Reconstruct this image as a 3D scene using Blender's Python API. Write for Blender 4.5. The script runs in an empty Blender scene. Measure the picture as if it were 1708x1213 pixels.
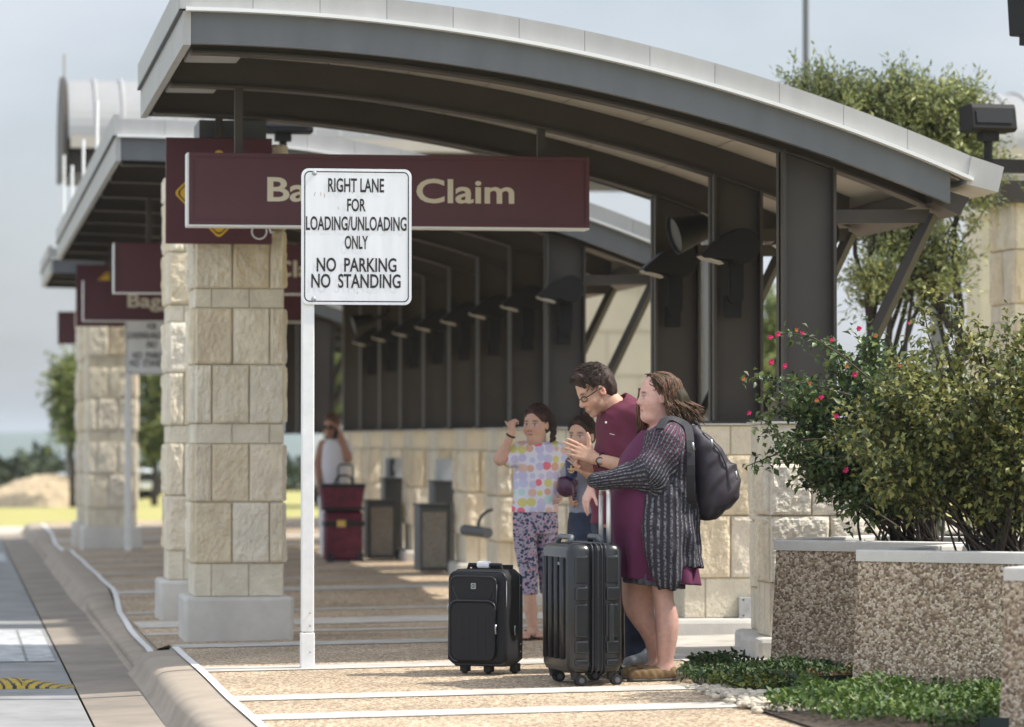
import bpy, bmesh, math, random
import numpy as np
from mathutils import Vector, Matrix
S = bpy.context.scene
COL = S.collection
rng = np.random.default_rng(7)
random.seed(7)
# ---------------------------------------------------------------- camera
FPX, CX, CY = 6000.0, 854.0, 606.5            # focal length and centre in pixels of the 1708 px photograph
TH = math.atan((735-606.5)/FPX); PSI = math.atan(.15567*math.cos(TH))
CAMP = np.array([0, 0, 1.25])
cd = bpy.data.cameras.new('camera'); cam = bpy.data.objects.new('camera', cd); COL.objects.link(cam)
cam.location = CAMP; cam.rotation_euler = (math.pi/2+TH, 0, -PSI)
cd.sensor_width = 36; cd.lens = FPX/1708*36; cd.clip_end = 9000; cd.clip_start = .5
cd.dof.use_dof = True; cd.dof.focus_distance = 18.6; cd.dof.aperture_fstop = 2.8
S.camera = cam
# ---------------------------------------------------------------- light, sky, exposure
SUN = Vector((.745, -.10, 1)).normalized()
sl = bpy.data.lights.new('sun', 'SUN'); sl.energy = 4.3; sl.angle = math.radians(.6); sl.color = (1, .95, .87)
so = bpy.data.objects.new('sun', sl); COL.objects.link(so); so.rotation_euler = (-SUN).to_track_quat('-Z', 'Y').to_euler()
W = bpy.data.worlds.new('World'); S.world = W; W.use_nodes = True
wn = W.node_tree; bg = wn.nodes['Background']
sky = wn.nodes.new('ShaderNodeTexSky'); sky.sky_type = 'NISHITA'; sky.sun_disc = False
sky.sun_elevation = math.asin(SUN.z); sky.sun_rotation = math.radians(90)
sky.dust_density = 2.0; sky.air_density = 1.0; sky.ozone_density = 1.0
tc = wn.nodes.new('ShaderNodeTexCoord'); mp = wn.nodes.new('ShaderNodeMapping'); mp.inputs['Scale'].default_value = (1, 1, 2.4)
nz = wn.nodes.new('ShaderNodeTexNoise'); nz.inputs['Scale'].default_value = 3.6; nz.inputs['Detail'].default_value = 6; nz.inputs['Roughness'].default_value = .52
rp = wn.nodes.new('ShaderNodeValToRGB'); rp.color_ramp.elements[0].position = .40; rp.color_ramp.elements[1].position = .62
rp.color_ramp.elements[0].color = (.36, .36, .36, 1); rp.color_ramp.elements[1].color = (.95, .95, .95, 1)
mx = wn.nodes.new('ShaderNodeMix'); mx.data_type = 'RGBA'; mx.inputs[7].default_value = (6.2, 6.6, 7.2, 1)
L_ = wn.links.new
L_(tc.outputs['Generated'], mp.inputs[0]); L_(mp.outputs[0], nz.inputs['Vector']); L_(nz.outputs['Fac'], rp.inputs[0])
L_(rp.outputs[0], mx.inputs[0]); L_(sky.outputs[0], mx.inputs[6])
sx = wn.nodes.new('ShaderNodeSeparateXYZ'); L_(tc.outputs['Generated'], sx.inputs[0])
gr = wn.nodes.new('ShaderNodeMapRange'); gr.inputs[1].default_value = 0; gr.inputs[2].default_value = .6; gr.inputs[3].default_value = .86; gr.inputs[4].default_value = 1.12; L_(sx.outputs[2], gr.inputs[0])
gy_ = wn.nodes.new('ShaderNodeMapRange'); gy_.inputs[1].default_value = -1; gy_.inputs[2].default_value = 1; gy_.inputs[3].default_value = 1.75; gy_.inputs[4].default_value = .98; L_(sx.outputs[1], gy_.inputs[0])  # added fill: sky made brighter behind the camera to lift camera-facing faces
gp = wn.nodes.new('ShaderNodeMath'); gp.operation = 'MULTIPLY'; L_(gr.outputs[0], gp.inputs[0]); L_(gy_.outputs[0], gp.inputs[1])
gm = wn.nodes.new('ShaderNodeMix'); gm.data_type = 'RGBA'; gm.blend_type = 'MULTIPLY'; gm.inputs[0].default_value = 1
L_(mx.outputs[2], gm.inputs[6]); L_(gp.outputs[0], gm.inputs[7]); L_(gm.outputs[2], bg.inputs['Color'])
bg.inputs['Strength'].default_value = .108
vs = S.view_settings; vs.view_transform = 'Standard'; vs.look = 'None'; vs.gamma = 1; vs.exposure = .36
S.cycles.use_denoising = True; S.cycles.max_bounces = 6; S.cycles.transparent_max_bounces = 8
S.cycles.sample_clamp_indirect = 6; S.cycles.caustics_reflective = False; S.cycles.caustics_refractive = False
# ---------------------------------------------------------------- camera maths (pixel of the photo -> world point)
Fv = np.array([math.sin(PSI)*math.cos(TH), math.cos(PSI)*math.cos(TH), math.sin(TH)])
Rv = np.array([math.cos(PSI), -math.sin(PSI), 0]); Uv = np.cross(Rv, Fv)
def at(u, v, Y):
    r = Fv+(u-CX)/FPX*Rv-(v-CY)/FPX*Uv
    return CAMP+r*(Y/r[1])
def gz(x, y=18.):                              # height of the sidewalk, with the dip at the kerb ramps
    d = 0
    for a, b, c, e in ((22.3, 23.6, 28.6, 30.6), (41.6, 43., 48., 50.)):
        if a < y < e: d = -.1*min(1, (y-a)/(b-a), (e-y)/(e-c))
    return .015*(x-2)+d
# ---------------------------------------------------------------- helpers
def wloc(o):
    p = Vector((0, 0, 0))
    while o: p += o.location; o = o.parent
    return p
def tag(o, label=None, cat=None, group=None, kind=None):
    if label: o['label'] = label
    if cat: o['category'] = cat
    if group: o['group'] = group
    if kind: o['kind'] = kind
    return o
def thing(name, label, cat, loc=(0, 0, 0), group=None, rz=0):
    o = bpy.data.objects.new(name, None); COL.objects.link(o); o.location = loc; o.rotation_euler = (0, 0, rz)
    o.empty_display_size = .1
    return tag(o, label, cat, group)
def link_mesh(name, V, F, mat, parent=None, smooth=False, bevel=0, col=None, local=False, kind=None, loc=None):
    V = np.asarray(V, float).reshape(-1, 3)
    m = bpy.data.meshes.new(name)
    o = bpy.data.objects.new(name, m); COL.objects.link(o)
    off = np.zeros(3)
    if parent is not None:
        o.parent = parent
        if not local: off = np.array(wloc(parent))
    elif loc is not None: o.location = loc; off = np.array(loc)
    if isinstance(F, np.ndarray):
        n, k = F.shape
        m.vertices.add(len(V)); m.vertices.foreach_set('co', (V-off).astype(np.float32).ravel())
        m.loops.add(n*k); m.loops.foreach_set('vertex_index', F.astype(np.int32).ravel())
        m.polygons.add(n); m.polygons.foreach_set('loop_start', np.arange(0, n*k, k, dtype=np.int32))
        m.update(calc_edges=True)
    else:
        m.from_pydata((V-off).tolist(), [], F)
    if col is not None:
        a = m.color_attributes.new('Col', 'FLOAT_COLOR', 'POINT')
        c = np.ones((len(V), 4), np.float32); c[:, :3] = col; a.data.foreach_set('color', c.ravel())
    if smooth: m.polygons.foreach_set('use_smooth', np.ones(len(m.polygons), bool))
    if mat: m.materials.append(mat)
    if bevel:
        b = o.modifiers.new('bevel', 'BEVEL'); b.width = bevel; b.segments = 2; b.limit_method = 'ANGLE'; b.angle_limit = .6
    if kind: o['kind'] = kind
    return o
class MB:
    def __init__(s): s.v = []; s.f = []; s.c = []; s.n = 0
    def add(s, V, F, col=(1, 1, 1)):
        V = np.asarray(V, float).reshape(-1, 3)
        s.v.append(V); s.f += [tuple(i+s.n for i in f) for f in F]; s.n += len(V)
        s.c.append(np.tile(np.asarray(col, float), (len(V), 1)) if np.ndim(col) == 1 else col)
        return s
    def box(s, x0, x1, y0, y1, z0, z1, M=None, col=(1, 1, 1)):
        V = np.array([(x, y, z) for x in (x0, x1) for y in (y0, y1) for z in (z0, z1)], float)
        if M is not None: V = np.array([M @ Vector(v) for v in V])
        return s.add(V, [(0, 1, 3, 2), (4, 6, 7, 5), (0, 4, 5, 1), (2, 3, 7, 6), (0, 2, 6, 4), (1, 5, 7, 3)], col)
    def prism(s, poly, ax, lo, hi, col=(1, 1, 1)):      # polygon in the two other axes, extruded along ax
        n = len(poly); V = []
        for t in (lo, hi):
            for a, b in poly: V.append((t, a, b) if ax == 0 else (a, t, b) if ax == 1 else (a, b, t))
        F = [tuple(range(n-1, -1, -1)), tuple(range(n, 2*n))]+[(i, (i+1) % n, n+(i+1) % n, n+i) for i in range(n)]
        return s.add(V, F, col)
    def tube(s, pts, r, n=8, col=(1, 1, 1)):
        P = np.array(pts, float); m = len(P)
        R = np.broadcast_to(np.asarray(r, float), (m,))
        T = np.gradient(P, axis=0); T /= np.linalg.norm(T, axis=1)[:, None]+1e-9
        a = np.array([0, 0, 1.]) if abs(T[0][2]) < .9 else np.array([1., 0, 0])
        V = []
        for i in range(m):
            u = a-T[i]*(a@T[i]); u /= np.linalg.norm(u)+1e-9; w = np.cross(T[i], u); a = u
            for k in range(n):
                q = 2*math.pi*k/n; V.append(P[i]+R[i]*(math.cos(q)*u+math.sin(q)*w))
        F = [(i*n+k, i*n+(k+1) % n, (i+1)*n+(k+1) % n, (i+1)*n+k) for i in range(m-1) for k in range(n)]
        F += [tuple(range(n-1, -1, -1)), tuple(range((m-1)*n, m*n))]
        return s.add(V, F, col)
    def grid(s, P, col=(1, 1, 1), flip=False):
        a, b = P.shape[:2]
        F = [(i*b+j, (i+1)*b+j, (i+1)*b+j+1, i*b+j+1) for i in range(a-1) for j in range(b-1)]
        if flip: F = [f[::-1] for f in F]
        return s.add(P.reshape(-1, 3), F, col)
    def ball(s, c, r, nu=12, nv=8, col=(1, 1, 1)):
        r = np.broadcast_to(np.asarray(r, float), (3,))
        V = [np.array(c)+r*np.array([math.cos(2*math.pi*i/nu)*math.sin(math.pi*j/nv), math.sin(2*math.pi*i/nu)*math.sin(math.pi*j/nv), math.cos(math.pi*j/nv)]) for j in range(nv+1) for i in range(nu)]
        F = [(j*nu+i, (j+1)*nu+i, (j+1)*nu+(i+1) % nu, j*nu+(i+1) % nu) for j in range(nv) for i in range(nu)]
        return s.add(V, F, col)
    def build(s, name, mat, parent=None, smooth=False, bevel=0, **k):
        V = np.concatenate(s.v)
        return link_mesh(name, V, s.f, mat, parent, smooth, bevel, np.concatenate(s.c), **k)
def rbox2d(w, h, r, n=6, cx=0, cz=0):          # rounded rectangle outline
    P = []
    for k, (sx, sz) in enumerate(((1, 1), (-1, 1), (-1, -1), (1, -1))):
        for i in range(n+1):
            a = math.pi/2*(k+i/n); P.append((cx+sx*(w/2-r)+r*math.cos(a), cz+sz*(h/2-r)+r*math.sin(a)))
    return P
# ---------------------------------------------------------------- materials
MATS = {}
def mat(name, color=(.5, .5, .5), rough=.6, metal=0, n_scale=0, n_amt=.15, bump=0, b_scale=None, attr=False, spec=.5, island=0, color2=None, trans=0, detail=4, stretch=None, coat=0):
    if name in MATS: return MATS[name]
    m = bpy.data.materials.new(name); m.use_nodes = True; nt = m.node_tree; N = nt.nodes; L = nt.links.new
    p = N['Principled BSDF']; p.inputs['Roughness'].default_value = rough; p.inputs['Metallic'].default_value = metal
    p.inputs['Specular IOR Level'].default_value = spec
    if coat: p.inputs['Coat Weight'].default_value = coat; p.inputs['Coat Roughness'].default_value = .108
    c = N.new('ShaderNodeRGB'); c.outputs[0].default_value = (*color, 1); out = c.outputs[0]
    if attr:
        a = N.new('ShaderNodeAttribute'); a.attribute_name = 'Col'
        q = N.new('ShaderNodeMix'); q.data_type = 'RGBA'; q.blend_type = 'MULTIPLY'; q.inputs[0].default_value = 1
        L(out, q.inputs[6]); L(a.outputs['Color'], q.inputs[7]); out = q.outputs[2]
    co = N.new('ShaderNodeTexCoord'); vec = co.outputs['Object']
    if stretch:
        ms = N.new('ShaderNodeMapping'); ms.inputs['Scale'].default_value = stretch; L(vec, ms.inputs[0]); vec = ms.outputs[0]
    if n_scale:
        n = N.new('ShaderNodeTexNoise'); n.inputs['Scale'].default_value = n_scale; n.inputs['Detail'].default_value = detail; n.inputs['Roughness'].default_value = .62
        L(vec, n.inputs['Vector'])
        r = N.new('ShaderNodeMapRange'); r.inputs[1].default_value = .28; r.inputs[2].default_value = .72
        L(n.outputs['Fac'], r.inputs[0])
        q = N.new('ShaderNodeMix'); q.data_type = 'RGBA'
        if color2:
            r.inputs[3].default_value = 0; r.inputs[4].default_value = 1
            q.inputs[7].default_value = (*color2, 1); L(r.outputs[0], q.inputs[0]); L(out, q.inputs[6])
        else:
            r.inputs[3].default_value = 1-n_amt; r.inputs[4].default_value = 1+n_amt
            q.blend_type = 'MULTIPLY'; q.inputs[0].default_value = 1; L(out, q.inputs[6]); L(r.outputs[0], q.inputs[7])
        out = q.outputs[2]
    if island:
        g = N.new('ShaderNodeNewGeometry'); h = N.new('ShaderNodeHueSaturation')
        r2 = N.new('ShaderNodeMapRange'); r2.inputs[3].default_value = 1-island; r2.inputs[4].default_value = 1+island
        L(g.outputs['Random Per Island'], r2.inputs[0]); L(r2.outputs[0], h.inputs['Value'])
        r3 = N.new('ShaderNodeMapRange'); r3.inputs[3].default_value = .5+.05*island; r3.inputs[4].default_value = .5-.06*island
        L(g.outputs['Random Per Island'], r3.inputs[0]); L(r3.outputs[0], h.inputs['Hue']); L(out, h.inputs['Color']); out = h.outputs[0]
    L(out, p.inputs['Base Color'])
    if bump:
        n = N.new('ShaderNodeTexNoise'); n.inputs['Scale'].default_value = b_scale or 40; n.inputs['Detail'].default_value = 5
        L(vec, n.inputs['Vector']); b = N.new('ShaderNodeBump'); b.inputs['Strength'].default_value = 1; b.inputs['Distance'].default_value = bump
        L(n.outputs['Fac'], b.inputs['Height']); L(b.outputs[0], p.inputs['Normal'])
    if trans:
        t = N.new('ShaderNodeBsdfTranslucent'); L(out, t.inputs['Color']); x = N.new('ShaderNodeMixShader'); x.inputs[0].default_value = trans
        o = N['Material Output']; L(p.outputs[0], x.inputs[1]); L(t.outputs[0], x.inputs[2]); L(x.outputs[0], o.inputs['Surface'])
    MATS[name] = m; return m
def aggregate(name, dark, mid, light, scale, bump=.003, stain=.2):
    if name in MATS: return MATS[name]
    m = bpy.data.materials.new(name); m.use_nodes = True; nt = m.node_tree; N = nt.nodes; L = nt.links.new
    p = N['Principled BSDF']; p.inputs['Roughness'].default_value = .75; p.inputs['Specular IOR Level'].default_value = .3
    co = N.new('ShaderNodeTexCoord'); v = N.new('ShaderNodeTexVoronoi'); v.inputs['Scale'].default_value = scale; L(co.outputs['Object'], v.inputs['Vector'])
    sp = N.new('ShaderNodeSeparateColor'); L(v.outputs['Color'], sp.inputs[0])
    r = N.new('ShaderNodeValToRGB'); e = r.color_ramp.elements
    e[0].position = .1; e[0].color = (*dark, 1); e[1].position = .95; e[1].color = (*light, 1); k = e.new(.55); k.color = (*mid, 1)
    L(sp.outputs[0], r.inputs[0])
    n = N.new('ShaderNodeTexNoise'); n.inputs['Scale'].default_value = 1.3; n.inputs['Detail'].default_value = 6; L(co.outputs['Object'], n.inputs['Vector'])
    mr = N.new('ShaderNodeMapRange'); mr.inputs[1].default_value = .3; mr.inputs[2].default_value = .7; mr.inputs[3].default_value = 1-stain; mr.inputs[4].default_value = 1+stain; L(n.outputs['Fac'], mr.inputs[0])
    q = N.new('ShaderNodeMix'); q.data_type = 'RGBA'; q.blend_type = 'MULTIPLY'; q.inputs[0].default_value = 1
    L(r.outputs[0], q.inputs[6]); L(mr.outputs[0], q.inputs[7]); L(q.outputs[2], p.inputs['Base Color'])
    b = N.new('ShaderNodeBump'); b.inputs['Distance'].default_value = bump; b.invert = True; L(v.outputs['Distance'], b.inputs['Height']); L(b.outputs[0], p.inputs['Normal'])
    MATS[name] = m; return m
M_AGG = aggregate('exposed aggregate paving', (.17, .12, .078), (.44, .325, .21), (.70, .585, .435), 90)
M_PLANT = aggregate('exposed aggregate planter', (.17, .12, .08), (.40, .30, .20), (.64, .54, .42), 85, .006)
M_CONC = mat('concrete', (.60, .575, .525), .85, n_scale=3, n_amt=.16, bump=.002, b_scale=90)
M_BAND = mat('pale concrete band', (.50, .47, .42), .85, n_scale=4, n_amt=.24, bump=.001, b_scale=120)
M_KERB = mat('stained kerb concrete', (.36, .30, .235), .85, n_scale=2.6, n_amt=.2, bump=.002, b_scale=90, detail=8)
M_GUT = mat('gutter concrete', (.27, .23, .185), .85, n_scale=1.6, n_amt=.3, bump=.002, b_scale=70, detail=7)
M_ROAD = mat('road surface', (.27, .268, .262), .8, n_scale=2.5, n_amt=.25, bump=.003, b_scale=120, detail=8)
M_WHITE = mat('white paint', (.80, .80, .78), .5, n_scale=12, n_amt=.07)
M_WHITEW = mat('worn white road paint', (.44, .45, .45), .75, n_scale=9, n_amt=.45, detail=8)
M_BRONZE = mat('dark bronze painted steel', (.052, .043, .035), .5, n_scale=3, n_amt=.12, spec=.4)
M_FASC = mat('grey painted fascia', (.115, .122, .128), .42, n_scale=5, n_amt=.13, stretch=(1, 1, .25), detail=7)
M_TRIM = mat('light grey metal trim', (.40, .395, .38), .5, n_scale=6, n_amt=.10, stretch=(1, 1, .2), island=.05, detail=7)
M_DRIP = mat('white drip edge', (.8, .8, .78), .4)
M_SOFF = mat('cream soffit panel', (.44, .40, .34), .7, n_scale=2, n_amt=.06)
M_STONE = mat('split limestone', (1, 1, 1), .85, attr=True, n_scale=7, n_amt=.14, bump=.012, b_scale=38, detail=8)
M_MORT = mat('mortar', (.47, .42, .33), .9)
M_MAROON = mat('maroon sign face', (.085, .019, .026), .45, n_scale=5, n_amt=.1, stretch=(1, 1, .3))
M_CREAM = mat('cream lettering', (.66, .60, .47), .55)
M_YEL = mat('yellow sign sheeting', (.72, .42, .02), .45)
M_BLACK = mat('black', (.012, .012, .013), .45)
M_SIGNW = mat('white sign sheeting', (.79, .80, .81), .4, n_scale=14, n_amt=.07, stretch=(1, 1, .15), detail=8)
M_STEEL = mat('bolt steel', (.4, .42, .43), .35, .8)
M_DARKLAMP = mat('dark lamp housing', (.012, .011, .010), .6, spec=.25)
M_GLASS = mat('lamp glass', (.02, .02, .02), .35, spec=.3)

# ---------------------------------------------------------------- setting: ground, road, sidewalk
def sheet(name, xs, ys, zf, m, kind='structure'):
    P = np.array([[(x, y, zf(x, y)) for y in ys] for x in xs]); b = MB(); b.grid(P, flip=True)
    return b.build(name, m, smooth=True, kind=kind)
M_GRASSY = mat('dry mown grass', (.34, .32, .10), .9, n_scale=.8, color2=(.42, .38, .13), bump=.02, b_scale=20, detail=8)
def terr(x, y):
    if y < 110: return -.3
    if y < 420: return -.3-(y-110)*.075
    return -23.5+(y-420)*.004
sheet('ground', [-900, -300, -80, -20, 0, 20, 80, 300, 1200], [-25, 0, 20, 60, 110, 160, 250, 420, 700, 1100, 1800], terr, M_GRASSY)
sheet('road', [-14, -8, -4, -2, 0, .695], list(np.arange(-10, 70, 2)), lambda x, y: -.17+.0*x, M_ROAD)
sheet('gutter', [.705, .95, 1.20], list(np.arange(-10, 56, 1.)), lambda x, y: -.166+.012*(x-.7)*4, M_GUT)
YS = sorted(set(np.round(np.concatenate([np.arange(8, 56.01, .5), [22.3, 23.6, 28.6, 30.6, 41.6, 43, 48, 50]]), 2)))
sheet('sidewalk', [1.33, 2, 3, 4, 5, 6, 9], YS, gz, M_AGG)
bands = [(13.2, .2), (14.6, .2), (16.35, .17), (17.55, .17), (19.79, .2), (22.05, .2), (25.3, .12), (26.6, .42), (28.4, .15), (30.3, .15), (32.2, .15), (34.1, .15), (36, .15), (37.9, .15), (39.8, .15), (41.7, .2), (44, .2), (46, .3), (48.5, .2), (50.5, .2), (52.4, .2)]
for y, w in bands:
    sheet('sidewalk_joint', [1.345, 2, 3, 4, 5, 6], [y-w, y, y+w], lambda x, y: gz(x, y)+.004, M_BAND)
# kerb with the dropped lengths at the ramps
def kerb_h(y):
    a = gz(1.3, y)-gz(1.3, 18.); return gz(1.3, 18)+a*1.45
b = MB(); P = []
for y in np.concatenate([np.arange(8, 21.6, .4), [21.75, 21.8, 21.85, 22.2, 22.6, 23.2], np.arange(23.6, 56, .5)]):
    low = (21.8 <= y <= 29.6) or (42 <= y <= 49)
    h = -.115 if low else -.012
    if 29.6 < y < 31: h = -.115+(y-29.6)/1.4*.103
    g = -.155
    wob = .004*math.sin(y*1.3)
    P.append([(1.325, y, h+.003), (1.25, y, h), (1.18, y, h-.006), (1.145, y, h-.014), (1.115, y, h-.034), (1.10+wob, y, h*.6+g*.4), (1.075+wob, y, h*.2+g*.8), (1.04+wob, y, g-.0), (.98, y, g-.004)])
b.grid(np.array(P), flip=False); b.build('kerb', M_KERB, smooth=True, kind='structure')
# painted line along the kerb's back edge
b = MB(); P = []
for y in np.concatenate([np.arange(8, 21.9, .3), [21.95, 22, 22.4, 22.9], np.arange(23.6, 55, .5)]):
    low = (21.96 <= y <= 29.8) or (42 <= y <= 49)
    x = 1.345+.004*math.sin(y*1.7)-(.08 if 21.96 <= y < 30 else 0)*max(0, min(1, (30-y)/4)); z = gz(1.34, y)+.009
    if 21.96 <= y < 23.6: z = -.115
    P.append([(x-.022, y, z), (x+.022, y, z)])
b.grid(np.array(P), flip=True); b.build('kerb_line_marking', M_WHITE, kind='structure')
for x0, x1, y0, y1 in ((-1.6, .47, 23.3, 27.2), (.49, .66, 23.3, 27.2), (-.6, .64, 42.4, 45.9), (-1.6, .6, 61, 63)):
    sheet('crosswalk_marking', [x0, x1], [y0, y1], lambda x, y: -.165, M_WHITEW)
sheet('concrete_apron', [4.0, 4.3, 4.7, 5.4], [19.3, 21, 22.2, 23.6, 24.8], lambda x, y: gz(x, y)+.006, M_BAND)
sheet('cross_road', [-60, 0, 30, 80], [55.2, 58, 61.5], lambda x, y: -.20, mat('pale road concrete', (.50, .44, .36), .85, n_scale=1, n_amt=.1))
# rubber speed hump across the lane, striped yellow and black
sh = thing('speed_hump', 'rubber speed hump with yellow and black chevrons lying across the road', 'speed hump', (-.2, 20.95, -.17))
M_HUMPY = mat('hump yellow', (.42, .29, .03), .6, n_scale=30, n_amt=.3)
prof = lambda x: .055*min(1, max(.06, (.70-x)/.32))
b = MB(); c = MB()
xs = np.linspace(-.9, .70, 200)
for i in range(len(xs)-1):
    x0, x1 = xs[i], xs[i+1]
    for j in range(16):
        t0, t1 = j/16, (j+1)/16
        q = lambda x, t: (x, 20.78+.36*t, -.17+prof(x)*math.sin(math.pi*t)**.6 if 0 < t < 1 else -.169)
        xm, tm = (x0+x1)/2, (t0+t1)/2
        k = (xm*17+tm*2.6*(1 if xm < .40 else -1)) % 1
        yel = xm > -.02 and k > .34
        (c if yel else b).add([q(x0, t0), q(x1, t0), q(x1, t1), q(x0, t1)], [(0, 1, 2, 3)])
b.build('rubber_body', M_BLACK, sh); c.build('yellow_stripe', M_HUMPY, sh)
# ---------------------------------------------------------------- canopies
PM = np.array([-.001, -.036, .096, 3.579])
XL, XR = 1.27, 5.76
def zm(x): return float(np.polyval(PM, x))
XS = np.linspace(XL, XR, 40)
def slab(b, ys, top, bot, xs=XS, col=(1, 1, 1)):        # a piece that follows the arch: top/bot are offsets from the arch line
    y0, y1 = ys; V = []
    for x in xs:
        z = zm(x); V += [(x, y0, z+bot), (x, y0, z+top), (x, y1, z+top), (x, y1, z+bot)]
    n = len(xs); F = [(i*4+k, i*4+(k+1) % 4, i*4+4+(k+1) % 4, i*4+4+k) for i in range(n-1) for k in range(4)]
    F += [(3, 2, 1, 0), tuple(4*(n-1)+k for k in range(4))]
    b.add(V, F, col)
def canopy(label, y0, y1, ribs, dz=0, full=True):
    t = thing('canopy', label, 'canopy', (3, y0, 0), 'arched metal canopies over the kerb')
    b = MB(); slab(b, (y0+.03, y1-.03), .125, 0, np.linspace(XL+.02, XR-.02, 40)); b.build('roof', M_TRIM, t)
    # front and back edge: panels of light trim, each a little apart, over the dark curved beam
    for yy, sgn in ((y0, 1), (y1, -1)):
        b = MB(); N = 12
        for i in range(N):
            a, e = XL+(XR-XL)*i/N+.0012, XL+(XR-XL)*(i+1)/N-.0012
            slab(b, sorted((yy, yy+.028*sgn)), .132, .004, np.linspace(a, e, 6))
        b.build('edge_trim', M_TRIM, t)
        b = MB(); slab(b, sorted((yy-.06*sgn, yy+.03*sgn)), .006, -.014, XS); b.build('drip_edge', M_DRIP, t)
        b = MB(); slab(b, sorted((yy+.01*sgn, yy+.07*sgn)), -.012, -.19, np.linspace(XL+.02, XR-.12, 40)); b.build('edge_beam', M_FASC, t)
    b = MB(); b.box(XL-.03, XL+.02, y0-.01, y1+.01, zm(XL)+.0, zm(XL)+.165)
    for k in range(1, int((y1-y0)/1.9)+1): pass
    b.build('eave_trim', M_TRIM, t)
    b = MB(); b.box(XL-.012, XL+.03, y0+.0, y1-.0, zm(XL)-.20, zm(XL)-.012); b.build('eave_fascia', M_TRIM, t)
    b = MB(); b.box(XL-.035, XL-.0, y0, y1, zm(XL)-.012, zm(XL)-.0); b.build('gutter_seam', M_BLACK, t)
    # low eave: sloping gutter box
    zr = zm(XR); b = MB(); b.prism([(XR, zr+.13), (XR+.19, zr+.07), (XR+.155, zr-.075), (XR-.03, zr-.03)], 1, y0-.02, y1+.02); b.build('eave_gutter', M_TRIM, t)
    b = MB(); b.prism([(XR-.18, zr-.04), (XR+.02, zr-.10), (XR-.04, zr-.2), (XR-.2, zr-.13)], 1, y0+.1, y1-.1); b.build('purlin', M_BRONZE, t)
    # soffit with panel joints
    b = MB(); N = 9
    for i in range(N):
        a, e = XL+.04+(XR-XL-.08)*i/N+.005, XL+.04+(XR-XL-.08)*(i+1)/N-.005
        slab(b, (y0+.08, y1-.08), -.012, -.022, np.linspace(a, e, 6))
    b.build('soffit', M_SOFF, t)
    for yr in ribs:
        b = MB(); w = .07
        slab(b, (yr-w/2, yr+w/2), -.024, -.20, np.linspace(XL+.05, XR-.16, 40))
        slab(b, (yr-.075, yr+.075), -.20, -.215, np.linspace(XL+.05, XR-.16, 40)); b.build('rib', M_BRONZE, t)
        b = MB(); zt = zm(4.72)-.2
        px0, px1 = 4.715, 5.03
        b.prism([(px0, 1.36), (px1, 1.36), (px1, zm(px1)-.19), (px0, zm(px0)-.19)], 1, yr-.02, yr+.02); b.box(px0, px0+.018, yr-.09, yr+.09, 1.36, zm(px0)-.2)
        b.box(px1-.018, px1, yr-.09, yr+.09, 1.36, zm(px1)-.2); b.box(px0-.03, px1+.03, yr-.12, yr+.12, 1.345, 1.375)
        b.build('post', M_BRONZE, t)
        b = MB(); z1 = zm(5.62)-.24
        b.tube([(5.06, yr, 1.42), (5.62, yr, z1)], .042, 4); b.build('strut', M_BRONZE, t)
        b = MB(); b.add([(5.03, yr-.02, zm(5.03)-.2), (5.03, yr-.02, zm(5.03)-.62), (5.66, yr-.02, zm(5.66)-.20), (5.03, yr+.02, zm(5.03)-.2), (5.03, yr+.02, zm(5.03)-.62), (5.66, yr+.02, zm(5.66)-.2)],
            [(0, 1, 2), (5, 4, 3), (0, 3, 4, 1), (1, 4, 5, 2), (0, 2, 5, 3)]) if False else b.prism([(5.03, zm(5.03)-.52), (5.60, zm(5.6)-.30), (5.60, zm(5.6)-.22), (5.03, zm(5.03)-.44)], 1, yr-.02, yr+.02)
        b.build('outrigger', M_BRONZE, t)
    for i in range(len(ribs)-1):
        ym = (ribs[i]+ribs[i+1])/2; b = MB(); b.box(XL+.10, XL+.42, ym-.45, ym+.45, zm(XL+.2)-.115, zm(XL+.2)-.025)
        b.build('downlight', M_TRIM, t, bevel=.01)
    return t
R1 = [20.25, 22.15, 24.05]; R2 = [28.55+1.9*k for k in range(9)]; R3 = [47.75, 49.65, 51.55]
canopy('nearest arched canopy with grey edge beam and three posts, above the family', 19.92, 24.5, R1)
canopy('long arched canopy behind the nearest one with a row of nine posts', 28.3, 44.0, R2)
canopy('farthest short canopy at the left behind the maroon signs', 47.5, 51.9, R3)
# white rods standing on the long canopy's kerb edge
for k, (y, h) in enumerate(((33.5, .62), (37.0, .55), (40.5, .55), (43.5, .9))):
    b = MB(); b.tube([(XL+.05, y, zm(XL)+.12), (XL+.05, y, zm(XL)+.14+h)], .015, 8)
    link = ('first', 'second', 'third', 'last')[k]
    o = b.build('roof_rod', M_DRIP, loc=(XL+.05, y, zm(XL)+.12)); tag(o, link+' thin white rod from the front on the long canopy\'s kerb edge', 'rod', 'white rods on the canopy roof')
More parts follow.
